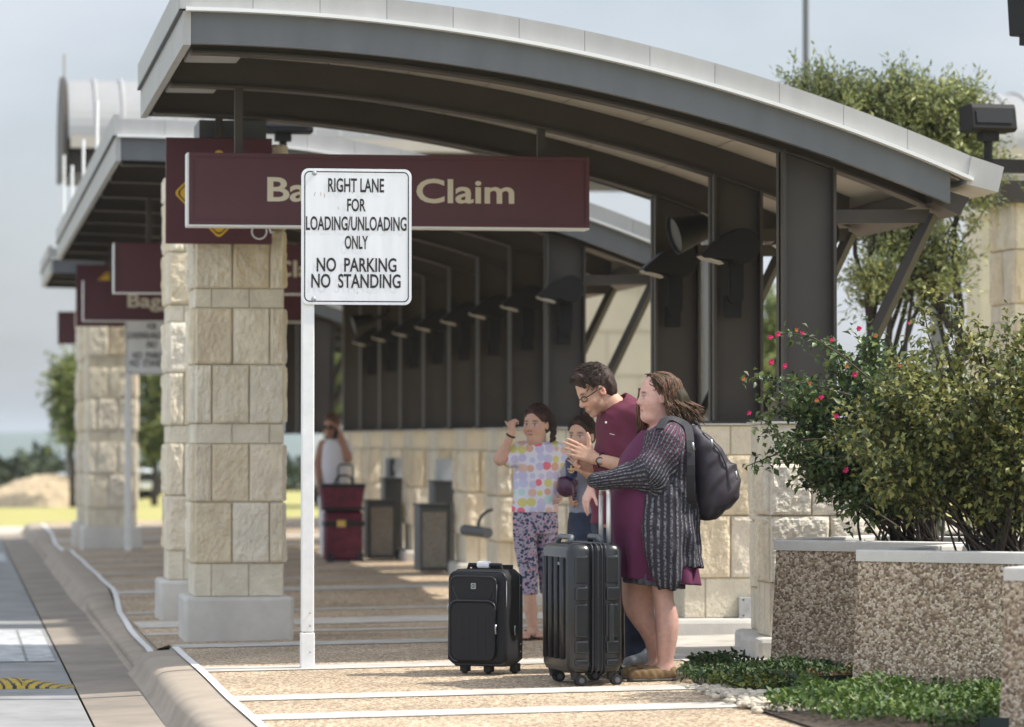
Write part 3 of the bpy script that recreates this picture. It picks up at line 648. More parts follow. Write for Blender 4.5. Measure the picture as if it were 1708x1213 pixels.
for u, v in ((1328, 551), (1350, 640), (1362, 668), (1412, 612), (1240, 632), (1460, 560), (1500, 610)): bloom(bt, u, v, 17.98+rng.uniform(0, .1), .010, M_BUD)
# arching left branch reaching toward the woman
def spray(parent, pts, lm, n, ln, wd, r=.006):
    P = np.array(pts); sb = MB(); sb.tube(P, np.linspace(r, r*.4, len(P)), 5); C = []; D = []
    for k in range(n):
        t = rng.uniform(.15, 1)*(len(P)-1); i = min(len(P)-2, int(t)); a = P[i]+(P[i+1]-P[i])*(t-i); C.append(a+rng.normal(0, .028, 3)); D.append(rdir(1)[0]+np.array([-.3, 0, -.2]))
    V, F = leafmesh(np.array(C), np.array(D), rdir(n)*.6+np.array([0, 0, .9]), ln, wd); link_mesh('foliage', V, F, lm, parent); sb.build('stems', M_STEM, parent)
for pts in ([(1420, 660), (1350, 640), (1290, 635), (1235, 630)], [(1400, 730), (1330, 735), (1290, 760), (1245, 778)], [(1500, 880), (1440, 840), (1390, 815), (1363, 790), (1350, 760)], [(1440, 760), (1380, 765), (1320, 745), (1262, 690)], [(1460, 640), (1400, 590), (1350, 560), (1310, 556)]):
    spray(bt, [at(u, v, 18.05+.1*i) for i, (u, v) in enumerate(pts)], M_LEAF1, 70, .042, .026)
bc2 = at(1625, 690, 16.75); bush('denser bronze green bush spilling over the middle planter', tuple(pc2), bc2, (.64, .52, .53), 110, 28, .04, .026, M_LEAF2, '', lowcut=.92)
bc3 = at(1840, 730, 14.4); 
# ---------------------------------------------------------------- planting bed, edging, pebbles, ground cover
link_mesh('planting_bed', [(x, y, gz(x, 18)+.012) for x, y in ((3.62, 12), (7, 12), (7, 19.4), (4.3, 19.3), (3.72, 17.9), (3.6, 16.5))], [tuple(range(6))], mat('mulch', (.07, .05, .035), .95, n_scale=25, n_amt=.4, bump=.01, b_scale=50), kind='structure')
def cover(label, poly, n, h, ln, lm, name='ground_cover'):
    ln = ln*.82; n = int(n*1.35)
    poly = np.array(poly); lo, hi = poly.min(0), poly.max(0); P = []
    while len(P) < n:
        q = rng.uniform(lo, hi); c_ = False; j = len(poly)-1
        for i in range(len(poly)):
            (xi, yi), (xj, yj) = poly[i], poly[j]
            if (yi > q[1]) != (yj > q[1]) and q[0] < (xj-xi)*(q[1]-yi)/(yj-yi)+xi: c_ = not c_
            j = i
        if c_: P.append(q)
    P = np.array(P); hh = h*(.55+.45*np.sin(P[:, 0]*9+1.3)*np.cos(P[:, 1]*7))*rng.uniform(.25, 1, n)**.5
    C = np.column_stack([P, gz(3.8, 17)+.015+hh]); D = rdir(n)+np.array([0, 0, .25])
    V, F = leafmesh(C, D, rdir(n)*.5+np.array([0, 0, 1.]), ln*rng.uniform(.6, 1.3, n), ln*.62*rng.uniform(.7, 1.2, n)); o = link_mesh(name, V, F, lm); tag(o, label, 'ground cover', None, 'stuff')
g1 = [(3.60, 17.75), (3.75, 17.1), (4.0, 16.95), (4.25, 17.6), (4.6, 17.4), (4.9, 18.0), (4.22, 18.5), (4.1, 19.0), (3.85, 18.6)]
g2 = [(3.62, 15.9), (3.68, 15.2), (3.85, 14.6), (4.3, 14.5), (4.6, 15.2), (5.3, 15.6), (5.2, 16.0), (4.2, 16.75), (4.0, 16.7)]
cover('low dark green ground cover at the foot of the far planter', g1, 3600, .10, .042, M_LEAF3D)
cover('bright green ground cover leaves in front of the middle planter', g2, 4600, .13, .045, M_LEAF3)
cover('yellow green shoots at the edge of the far planter\'s ground cover', [(3.68, 17.4), (3.75, 17.05), (4.0, 16.95), (4.02, 17.3)], 420, .09, .04, mat('yellow green leaf', (.17, .19, .03), .4, island=.4, trans=.2))
cover('dry tan leaves among the far planter\'s ground cover', [(3.95, 17.1), (4.3, 17.3), (4.55, 17.6), (4.3, 17.75), (4.0, 17.5)], 320, .08, .038, mat('dead leaf', (.30, .17, .075), .8, island=.4, trans=.1))
b = MB()
for k in range(1700):
    x, y = rng.uniform(3.55, 4.35), rng.uniform(15.7, 17.35)
    if x > 3.6+.0 and (y > 16.9 and x > 3.75): continue
    if x < 3.62 and rng.random() > .35: continue
    r = rng.uniform(.007, .021); b.ball((x, y, gz(x)+.014+r*.4), (r*rng.uniform(.8, 1.5), r, r*.7), 8, 5, np.array((.57, .50, .39))*rng.uniform(.6, 1.15))
o = b.build('pebbles', mat('pebble', (1, 1, 1), .8, attr=True, n_scale=40, n_amt=.12), smooth=True); tag(o, 'cream river pebbles between the two patches of ground cover', 'pebbles', None, 'stuff')
M_EDGE = mat('dark green edging', (.010, .022, .016), .5)
for l, pts in (('dark green metal edging behind the pebbles, by the far planter', [(3.98, 16.9), (4.3, 17.0), (4.7, 17.3)]), ('dark green metal edging along the bottom of the near ground cover', [(4.16, 14.28), (4.4, 14.25), (4.9, 14.3)])):
    b = MB(); P = np.array([(x, y, .04) for x, y in pts]); V = [p+np.array([0, dy, dz]) for p in P for dy, dz in ((0, 0), (0, .075), (.02, .075), (.02, 0))]
    n = len(P); b.add(V, [(i*4+k, i*4+(k+1) % 4, i*4+4+(k+1) % 4, i*4+4+k) for i in range(n-1) for k in range(4)]); o = b.build('bed_edging', M_EDGE, loc=tuple(P[0])); tag(o, l, 'edging', 'metal bed edging')
# ---------------------------------------------------------------- trees
def tree(label, x, y, z0, crown, trunk_h, nb, per, ln, wd, lm, tr=.06, stems=1, group='trees around the terminal', L=.3, bark=None, jit=.03, lo=3.2):
    t = thing('tree', label, 'tree', (x, y, z0), group); sb = MB(); C = []; D = []
    base = np.array([x, y, z0])
    forks = []
    for s in range(stems):
        o = np.array([rng.normal(0, tr*1.5), rng.normal(0, tr), 0])*(stems > 1); top = base+np.array([rng.normal(0, .10)*stems, rng.normal(0, .1), trunk_h*rng.uniform(.75, 1.1)])
        P = np.linspace(base+o, top, 7)+rng.normal(0, tr*.35, (7, 3))*np.linspace(0, 1, 7)[:, None]; sb.tube(P, np.linspace(tr, tr*.6, 7), 8); forks.append((P, tr*.6))
    for c_, r_, w_ in crown:
        c_ = np.array(c_); r_ = np.array(r_); limbs = []
        for k in range(max(1, int(round(4*w_)))):
            P0, r0 = forks[rng.integers(len(forks))]; s = P0[rng.integers(3, 7)]; e = c_+rdir(1)[0]*r_*.45
            m = s*.45+e*.55+np.array([(e[0]-s[0])*.12, 0, -.10*abs(e[0]-s[0])])+rng.normal(0, .05*np.mean(r_), 3); T = np.linspace(0, 1, 9)[:, None]
            P = (1-T)**2*s+2*T*(1-T)*m+T*T*e+rng.normal(0, .015, (9, 3)); sb.tube(P, np.linspace(r0*.8, r0*.22, 9), 6); limbs.append((P, r0*.3))
        for k in range(max(3, int(nb*w_))):
            P0, r0 = limbs[rng.integers(len(limbs))]; s = P0[rng.integers(5, 9)]; e = c_+rdir(1)[0]*r_*rng.uniform(.35, 1.05)**.6
            m = s*.5+e*.5+rng.normal(0, .12*np.mean(r_), 3); T = np.linspace(0, 1, 8)[:, None]; P = (1-T)**2*s+2*T*(1-T)*m+T*T*e; sb.tube(P, np.linspace(r0, r0*.2, 8), 4)
            for q in range(per):
                i = int(rng.uniform(lo, 7.3)); i = min(i, 7); a = P[i]+(P[i+1]-P[i])*rng.random() if i < 7 else P[-1]
                td = rdir(1)[0]+np.array([0, 0, .45]); td /= np.linalg.norm(td); l_ = L*rng.uniform(.5, 1.2); n = rng.integers(6, 12)
                if q % 2 == 0: sb.tube([a, a+td*l_], [r0*.22, r0*.1], 3)
                for w in range(n): C.append(a+td*l_*(w+1)/n+rng.normal(0, jit, 3)); D.append(td+rdir(1)[0]*.9)
    C = np.array(C); D = np.array(D)
    V, F = leafmesh(C, D, rdir(len(C))*.7+np.array([0, 0, .8]), ln*rng.uniform(.6, 1.3, len(C)), wd*rng.uniform(.7, 1.2, len(C)), .15)
    link_mesh('crown', V, F, lm, t); sb.build('trunk', bark or M_BARK, t); return t
Yt = 24.8; A = lambda u, v, Y=Yt: at(u, v, Y); mp_ = 25.7/6000
b0 = A(1522, 590)
tree('multi-stemmed tree with fine leaves rising behind the canopy\'s low eave', b0[0], Yt, .05,
     [(A(1400, 185), (95*mp_, .4, 62*mp_), .5), (A(1510, 190), (95*mp_, .5, 85*mp_), .9), (A(1590, 215), (70*mp_, .5, 95*mp_), .6), (A(1490, 270), (130*mp_, .5, 60*mp_), .5), (A(1450, 470), (60*mp_, .4, 55*mp_), .22), (A(1565, 455), (50*mp_, .4, 60*mp_), .28), (A(1500, 380), (110*mp_, .4, 45*mp_), .25), (A(1620, 300), (50*mp_, .4, 40*mp_), .2), (A(1600, 250), (80*mp_, .4, 40*mp_), .25), (A(1345, 140), (25*mp_, .3, 30*mp_), .08)],
     b0[2]-.05+.25, 60, 25, .052, .018, M_LEAF4, .045, 4, L=.20, jit=.014, lo=3.5)
def ftree(label, u, v0, v1, half, Y, lm=M_LEAF5, nb=26, ln=.2, z0=-.3, trunk=True):
    c = at(u, (v0+v1)/2, Y); k = Y*1.01/6000; zt = at(u, v0, Y)[2]; zb = at(u, v1, Y)[2]
    tree(label, c[0], Y, z0, [((c[0], Y, zb+(zt-zb)*.68), (half*k, half*k*.8, (zt-zb)*.32), .55), ((c[0]-half*k*.2, Y, zb+(zt-zb)*.33), (half*k*.85, half*k*.7, (zt-zb)*.30), .45)], max(.6, zb-z0+.3*(zt-zb)), nb, 14, ln, ln*.5, lm, .09, 1, L=.5, jit=.08)
ftree('green tree behind the far columns, right of the blurred parking sign post', 258, 560, 800, 40, 86)
ftree('slim olive tree left of the far columns', 122, 590, 745, 24, 84)
ftree('leafy tree seen between the column and the first long canopy posts', 552, 560, 700, 22, 80, nb=14)
ftree('bright green tree behind the nearest canopy between its rear posts', 1172, 415, 700, 46, 62, nb=40, ln=.16)
ftree('green tree showing left of the nearest canopy\'s front post', 1290, 510, 720, 44, 58, nb=30, ln=.16)
ftree('sunlit shrub low behind the nearest canopy\'s posts', 1200, 600, 730, 70, 50, nb=30, ln=.14)
hz = MB(); hz.box(-1500, 3200, -40, 2900, -40, 14); hm_ = bpy.data.materials.new('hazy air'); hm_.use_nodes = True; hn = hm_.node_tree
hn.nodes.remove(hn.nodes['Principled BSDF']); hv = hn.nodes.new('ShaderNodeVolumePrincipled'); hv.inputs['Density'].default_value = .00028; hv.inputs['Color'].default_value = (.80, .89, .97, 1); hn.links.new(hv.outputs[0], hn.nodes['Material Output'].inputs['Volume'])
hz.build('haze', hm_, kind='stuff')
# distant tree line and hills
P = []; n = 160
M_DTREE = mat('dark distant woodland', (.045, .06, .03), .9, n_scale=.35, n_amt=.4)
b = MB(); C = []; D = []
C = np.column_stack([rng.uniform(-4, 40, 9000), rng.uniform(112, 124, 9000), np.zeros(9000)]); hgt = .85+.35*np.sin(C[:, 0]*.9)+.3*np.sin(C[:, 0]*2.3+1)
C[:, 2] = -1.6+rng.random(9000)**.6*(hgt+1.2); V, F = leafmesh(C, rdir(9000), rdir(9000), .45, .3)
o = link_mesh('distant_woodland', V, F, M_DTREE); tag(o, 'low dark band of distant woodland behind the gravel pile', 'woodland', None, 'stuff')
def hill(x, y): return -24+(28+2.0*math.sin(x*.004+1)+1.2*math.sin(x*.011))*min(1, max(0, (y-1500)/700))
sheet('hills', list(np.arange(-900, 2600, 60)), [1500, 1700, 1900, 2050, 2200, 2260, 2700], hill, mat('hazy hillside', (.07, .10, .06), .95, n_scale=.01, n_amt=.3))
# gravel pile
t = None; b = MB(); Y = 86; k_ = Y*1.0/6000; c0 = at(62, 845, Y); NU, NV = 60, 30; P = np.zeros((NU, NV, 3)); J = up(rng.random((40, 40)), 60)[:, :30]
for i in range(NU):
    for j in range(NV):
        a, q = (i/(NU-1)*2-1), (j/(NV-1)*2-1); x = c0[0]+a*2.3; y = Y+q*1.8
        r = math.hypot(a, q); z = .64*max(0, 1-r**1.7)*(1+.25*math.sin(a*3+.6))+(J[i, j]-.5)*.10*(r < 1)
        P[i, j] = (x, y, -.3+z)
b.grid(P, flip=True); o = b.build('gravel_pile', mat('pale gravel', (.46, .36, .23), .95, n_scale=6, n_amt=.35, bump=.05, b_scale=7, detail=8), smooth=True, loc=tuple(c0)); tag(o, 'tan gravel pile on the dry grass at the far left', 'gravel pile')
# parked vehicles far away
def van(label, u0, u1, v0, v1, Y, name='parked_van', facing=1):
    a = at(u0, v1, Y); e = at(u1, v0, Y); x0, x1, z0, z1 = a[0], e[0], -.3, e[2]; w = x1-x0; h = z1-z0
    t = thing(name, label, 'vehicle', ((x0+x1)/2, Y, z0), 'white vehicles parked far away')
    b = MB(); b.prism([(x0, z0+.25), (x0, z0+h*.55), (x0+w*.12, z1), (x1-w*.2, z1), (x1-w*.05, z0+h*.6), (x1, z0+h*.5), (x1, z0+.25)], 1, Y, Y+4.4); b.build('body', mat('white vehicle paint', (.75, .76, .78), .25, coat=.5), t, bevel=.06)
    b = MB(); b.prism([(x0+w*.12, z0+h*.6), (x0+w*.2, z1-.08), (x1-w*.25, z1-.08), (x1-w*.12, z0+h*.6)], 1, Y-.012, Y+.01); b.build('window', M_GLASS, t)
    for x in (x0+w*.2, x1-w*.2):
        b = MB(); b.tube([(x, Y+.3, z0+.3), (x, Y+.6, z0+.3)], .3, 14); b.build('wheel', M_BLACK, t)
    b = MB(); b.box(x0+w*.08, x0+w*.25, Y-.02, Y, z0+h*.34, z0+h*.46); b.box(x1-w*.25, x1-w*.08, Y-.02, Y, z0+h*.34, z0+h*.46); b.build('headlight', M_STEEL, t)
van('white van beside the gravel pile at the far left', 99, 131, 791, 835, 96)
van('white vehicle with a glinting headlight right of the far columns', 226, 262, 783, 838, 95)
van('white coach behind the person in sunglasses', 536, 570, 662, 830, 82, 'parked_coach')
b = MB(); p = at(112, 850, 95); b.tube([(p[0], 95, -.3), (p[0], 95, at(112, 615, 95)[2])], .05, 6); t = thing('light_pole', 'faint distant street light at the far left', 'light pole', (p[0], 95, -.3)); b.build('pole', M_FASC, t)
b = MB(); p = at(112, 615, 95); b.box(p[0]-.45, p[0]+.25, 94.9, 95.1, p[2]-.06, p[2]+.06); b.build('lamp_head', M_FASC, t)
# ---------------------------------------------------------------- bins and ash urn by the long wall
M_BIN = mat('bin panel', (.27, .245, .21), .8, n_scale=60, n_amt=.35); M_BINF = mat('bin frame', (.085, .09, .092), .5)
def bin_(label, u0, u1, v0, v1, Y, d=.42, name='litter_bin', rib=False):
    a, e = at(u0, v1, Y), at(u1, v0, Y); z0 = gz(a[0], Y); t = thing(name, label, 'litter bin', ((a[0]+e[0])/2, Y, z0), 'grey bins along the long wall')
    x0, x1, z1 = a[0], e[0], e[2]
    b = MB(); b.box(x0, x1, Y, Y+d, z0+.02, z1); b.build('body', M_BINF, t, bevel=.015)
    b = MB()
    if rib:
        for x in np.arange(x0+.015, x1-.02, .035): b.box(x, x+.018, Y-.014, Y+.001, z0+.05, z1-.03)
    else: b.box(x0+.03, x1-.03, Y-.008, Y+.001, z0+.06, z1-.05)
    b.build('front_panel', M_BINF if rib else M_BIN, t)
    b = MB(); b.box(x0-.01, x1+.01, Y-.01, Y+d+.01, z1, z1+.025); b.build('lid', M_BINF, t, bevel=.008)
bin_('low grey aggregate bin, right one of two, at the foot of the wall', 700, 750, 845, 955, 32.6)
bin_('taller dark ribbed bin behind the right low bin', 723, 760, 806, 950, 33.45, .35, 'ribbed_bin', True)
bin_('low grey aggregate bin, left one of two, near the red luggage', 614, 660, 838, 934, 36.2)
bin_('taller dark ribbed bin behind the left low bin', 641, 673, 801, 930, 36.95, .35, 'ribbed_bin', True)
def phone(label, u0, u1, v0, v1, Y, hs):
    a, e = at(u0, v1, Y), at(u1, v0, Y); t = thing('wall_phone', label, 'phone', (a[0], Y, a[2]), 'courtesy phones on the wall')
    b = MB(); b.box(a[0], e[0], Y-.05, Y, a[2], e[2]); b.build('panel', mat('pale blue grey panel', (.46, .50, .54), .4), t, bevel=.01)
    if hs:
        b = MB(); q = at(655, 780, Y-.08); b.tube([(q[0], Y-.08, q[2]-.09), (q[0]-.015, Y-.09, q[2]), (q[0], Y-.08, q[2]+.09)], [.03, .02, .03], 8); b.build('handset', M_BLACK, t)
phone('pale wall phone with a black handset above the left bins', 642, 672, 764, 802, 37.43, True)
phone('plain pale wall panel above the right bins', 726, 762, 766, 806, 33.93, False)
t = thing('ash_urn', 'black horizontal cylinder with a curved hose on the wall behind the girl', 'hose reel', tuple(at(795, 886, 29.6)))
p0, p1 = at(775, 884, 29.7), at(814, 889, 29.3); b = MB(); b.tube([p0, p1], .045, 14); b.build('cylinder', M_BINF, t)
b = MB(); b.tube([at(u, v, 29.5) for u, v in ((797, 882), (799, 870), (804, 860), (813, 853), (822, 850))], .014, 6); b.build('hose', M_BINF, t)
# ---------------------------------------------------------------- luggage
M_SHELL = mat('black hard shell', (.017, .018, .019), .24, n_scale=220, n_amt=.2, bump=.0006, b_scale=260); M_RUB = mat('rubber', (.014, .014, .015), .6)
M_ALU = mat('brushed aluminium', (.78, .76, .70), .38, .35); M_NYLON = mat('black nylon', (.0060, .0060, .0075), .75, n_scale=300, n_amt=.4, bump=.0005, b_scale=500); M_PIPE = mat('black piping', (.03, .03, .035), .35)
def rprism(b, w, d, z0, z1, r, n=5, off=(0, 0), taper=0, rz=.04):   # rounded box: plan w x d, rounded in plan and top/bottom
    zs = [(z0, -rz), (z0+rz*.3, -rz*.3), (z0+rz, 0), (z1-rz, 0), (z1-rz*.3, -rz*.3), (z1, -rz)]; V = []
    for z, o in zs:
        for x, y in rbox2d(w+2*o, d+2*o, max(.004, r+o*.6), n): V.append((x+off[0], y+off[1], z))
    k = len(V)//len(zs); F = [(i*k+j, i*k+(j+1) % k, (i+1)*k+(j+1) % k, (i+1)*k+j) for i in range(len(zs)-1) for j in range(k)]
    F += [tuple(range(k-1, -1, -1)), tuple(range((len(zs)-1)*k, len(zs)*k))]; b.add(V, F)
def hard_case(label, loc, rz, w=.46, d=.29, h=.715, handle=True):
    # local frame: +x across the depth (front shell at -x), +y along the broad width, narrow side at -y faces the camera
    t = thing('hard_suitcase', label, 'suitcase', loc, 'wheeled suitcases of the family', rz=rz)
    z0 = .062
    b = MB(); rprism(b, d*.47, w, z0, h, .05, off=(-d*.265, 0)); b.build('front_shell', M_SHELL, t, smooth=True, local=True)
    b = MB(); rprism(b, d*.43, w, z0, h, .05, off=(d*.285, 0)); b.build('back_shell', M_SHELL, t, smooth=True, local=True)
    b = MB(); rprism(b, d*.16, w-.012, z0+.006, h-.006, .01, off=(.012, 0), rz=.03); b.build('zip_gusset', M_RUB, t, local=True)
    for x in (-.02, .006, .03, .05):
        b = MB(); P = [(x, yy, zz) for yy, zz in rbox2d(w-.002, h-z0, .045, 6, 0, (h+z0)/2)]; b.tube(P+[P[0]], .0045, 6); b.build('zip', M_PIPE, t, local=True)
    for y in np.linspace(-w*.30, w*.30, 4):
        b = MB(); b.tube([(-d/2-.004, y, z0+.07), (-d/2-.006, y, h-.07)], .016, 8); b.build('shell_rib', M_SHELL, t, smooth=True, local=True)
    # raised panels and bands on the narrow side
    b = MB()
    for xa, xb in ((-d*.40, -d*.13), (d*.16, d*.43)):
        for za, zb_, o in ((h-.20, h-.06, .010), (h-.285, h-.215, .022), (h-.47, h-.30, .011), (h-.55, h-.485, .018), (z0+.12, z0+.16, .008), (z0+.04, z0+.075, .013)):
            b.box(xa+.02*(o < .01), xb-.01, -w/2-o, -w/2+.02, za, zb_)
    b.build('side_panel', M_SHELL, t, bevel=.009, local=True)
    b = MB(); b.box(d*.20, d*.30, -w/2-.022, -w/2-.004, h-.50, h-.30); b.build('side_handle', M_RUB, t, bevel=.008, local=True)
    b = MB(); b.tube([(-.10, -.10, h), (-.085, -.09, h+.03), (-.085, .09, h+.03), (-.10, .10, h)], .014, 8); b.tube([(.06, -.13, h), (.05, -.11, h+.028), (.05, .02, h+.03), (.06, .05, h)], .016, 8); b.build('top_handle', M_FASC, t, smooth=True, local=True)
    b = MB(); b.box(-d*.5-.008, -d*.5+.002, -.10, -.06, h-.11, h-.095); b.build('badge', M_STEEL, t, local=True)
    if handle:
        b = MB(); x = d*.42
        for y in (-.06, .06): b.tube([(x, y, h-.02), (x, y, h+.24)], .0125, 8)
        b.tube([(x, -.06, h+.235), (x, -.054, h+.262), (x, -.035, h+.272), (x, .035, h+.272), (x, .054, h+.262), (x, .06, h+.235)], .012, 8)
        b.build('telescopic_handle', M_ALU, t, smooth=True, local=True)
    for sx in (-1, 1):
        for sy in (-1, 1):
            x, y = sx*(d/2-.05), sy*(w/2-.055); b = MB(); b.tube([(x, y, z0+.01), (x, y, .045)], [.03, .022], 8); b.box(x-.018, x+.03, y-.02, y+.02, .03, .06); c_ = b.build('caster', M_RUB, t, bevel=.004, local=True)
            for k in (-1, 1):
                q = MB(); q.tube([(x+.014+.012, y+k*.016-.008, .028), (x+.014+.012, y+k*.016+.008, .028)], .028, 16); q.build('wheel', M_RUB, c_, local=True)
            q = MB(); q.tube([(x+.026, y-.0275, .028), (x+.026, y-.0245, .028)], .014, 12); q.build('hub', M_FASC, c_, local=True)
    return t
g = at(965, 1140, 18.03); hard_case('charcoal hard shell suitcase with its aluminium handle raised, in front of the woman', (3.165, 18.02, gz(3.16)), math.radians(8.5))
hard_case('dark hard suitcase mostly hidden behind the charcoal one at the woman\'s knees', (3.36, 18.52, gz(3.36)), math.radians(-6), .30, .22, .52, False)
def soft_case(label, loc, rz, w=.345, d=.205, h=.555):
    t = thing('soft_suitcase', label, 'suitcase', loc, 'wheeled suitcases of the family', rz=rz)     # front face at -y
    z0 = .045
    b = MB(); V = []; k = None; nz = 14
    for j in range(nz+1):
        q = j/nz; z = z0+(h-z0)*q; o = -.03*(1-min(1, q/.06))**2-.03*(1-min(1, (1-q)/.07))**2; bul = .010*math.sin(math.pi*q)
        flare = .012*(1-q)
        for x, y in rbox2d(w+2*o+flare, d+2*o+bul, .022, 6): V.append((x, y+(-.012*(1-q)), z))
    k = len(V)//(nz+1); b.add(V, [(i*k+j, i*k+(j+1) % k, (i+1)*k+(j+1) % k, (i+1)*k+j) for i in range(nz) for j in range(k)]+[tuple(range(k-1, -1, -1)), tuple(range(nz*k, nz*k+k))]); b.build('body', M_NYLON, t, smooth=True, local=True)
    yf = -d/2-.012
    b = MB(); P = [(x, yf-.006, z) for x, z in rbox2d(w-.075, h*.56, .05, 6, -.012, z0+.03+h*.28)]; Q = [(x*.97, yf-.022, z) for x, y, z in [(p[0], p[1], (p[2]-.2)*.98+.2) for p in P]]; n = len(P)
    b.add([(p[0], yf+.012, p[2]) for p in P]+Q, [(i, (i+1) % n, n+(i+1) % n, n+i) for i in range(n)]+[tuple(range(n, 2*n))]); b.build('lower_pocket', M_NYLON, t, bevel=.006, local=True)
    b = MB(); P = [(x, z) for x, z in rbox2d(w-.075, h*.30, .04, 6, -.012, h-.035-h*.15)]; b.prism(P, 1, yf-.010, yf+.012); b.build('upper_pocket', M_NYLON, t, bevel=.006, local=True)
    for nm, pts, r in (('front_piping', [(x, -d/2+.004, z) for x, z in rbox2d(w-.008, h-z0-.02, .045, 6, 0, (h+z0)/2)], .0045), ('pocket_zip', [(x, yf-.022, z) for x, z in rbox2d(w-.07, h*.58, .05, 6, -.012, z0+.03+h*.285)][:21], .0045), ('upper_piping', [(x, yf-.012, z) for x, z in rbox2d(w-.07, h*.305, .04, 6, -.012, h-.035-h*.15)], .003),
                       ('back_piping', [(x, d/2-.055, z) for x, z in rbox2d(w+.004, h-z0-.02, .04, 6, 0, (h+z0)/2)], .004)):
        b = MB(); b.tube(pts+([pts[0]] if nm != 'pocket_zip' else []), r, 6); b.build(nm, M_PIPE, t, smooth=True, local=True)
    b = MB()
    for x in (-.075, -.03, .02, .065): b.tube([(x, yf-.0225, .10), (x, yf-.0225, .32)], .0015, 4)
    for s_ in (-1, 1): b.tube([(s_*.085-.012, yf-.011, h-.175), (s_*.125-.012, yf-.011, h-.09)], .0025, 4)
    b.build('seam', M_PIPE, t, local=True)
    b = MB(); b.prism(rbox2d(.028, .030, .003, 3, -.012, h-.085), 1, yf-.0125, yf-.0095); bd = b.build('badge', M_STEEL, t, local=True)
    b = MB(); b.tube([(-.012+.009*math.cos(a), yf-.013, h-.085+.009*math.sin(a)) for a in np.linspace(0, 6.28, 14)], .0018, 4); b.box(-.0135, -.0105, yf-.0135, yf-.0125, h-.092, h-.078); b.build('badge_ring', M_BLACK, bd, local=True)
    b = MB()
    for x, y, z in ((w/2-.045, yf-.026, .27), (-w/2+.012, yf-.012, .375), (w/2+.008, -.02, .26)): b.tube([(x, y, z), (x, y-.004, z-.02), (x+.002, y-.003, z-.05)], [.006, .004, .005], 6)
    b.build('zip_pull', M_STEEL, t, smooth=True, local=True)
    b = MB()
    for z in (.12, .16, .47): b.ball((w/2+.005, .055, z), .005)
    b.build('rivet', M_STEEL, t, local=True)
    b = MB(); b.tube([(-.10, -.01, h-.01), (-.095, -.01, h+.022), (.095, -.01, h+.022), (.10, -.01, h-.01)], .012, 8); b.box(-.105, .12, .04, .085, h-.015, h+.022); b.build('top_handle', M_NYLON, t, bevel=.006, local=True)
    b = MB(); b.box(-.045, .03, -.03, .012, h+.005, h+.042); b.build('paper_tag', M_SIGNW, t, bevel=.012, local=True)
    for x in (-.11, .03, .14):
        b = MB(); y = -.03 if x < .1 else .06; b.box(x-.022, x+.022, y-.02, y+.03, .012, z0+.012); b.tube([(x-.012, y, .02), (x+.012, y, .02)], .02, 14); b.build('wheel', M_RUB, t, bevel=.005, local=True)
soft_case('small black fabric suitcase with a silver badge standing upright on the paving', (2.805, 18.92, gz(2.8)), math.radians(-35))
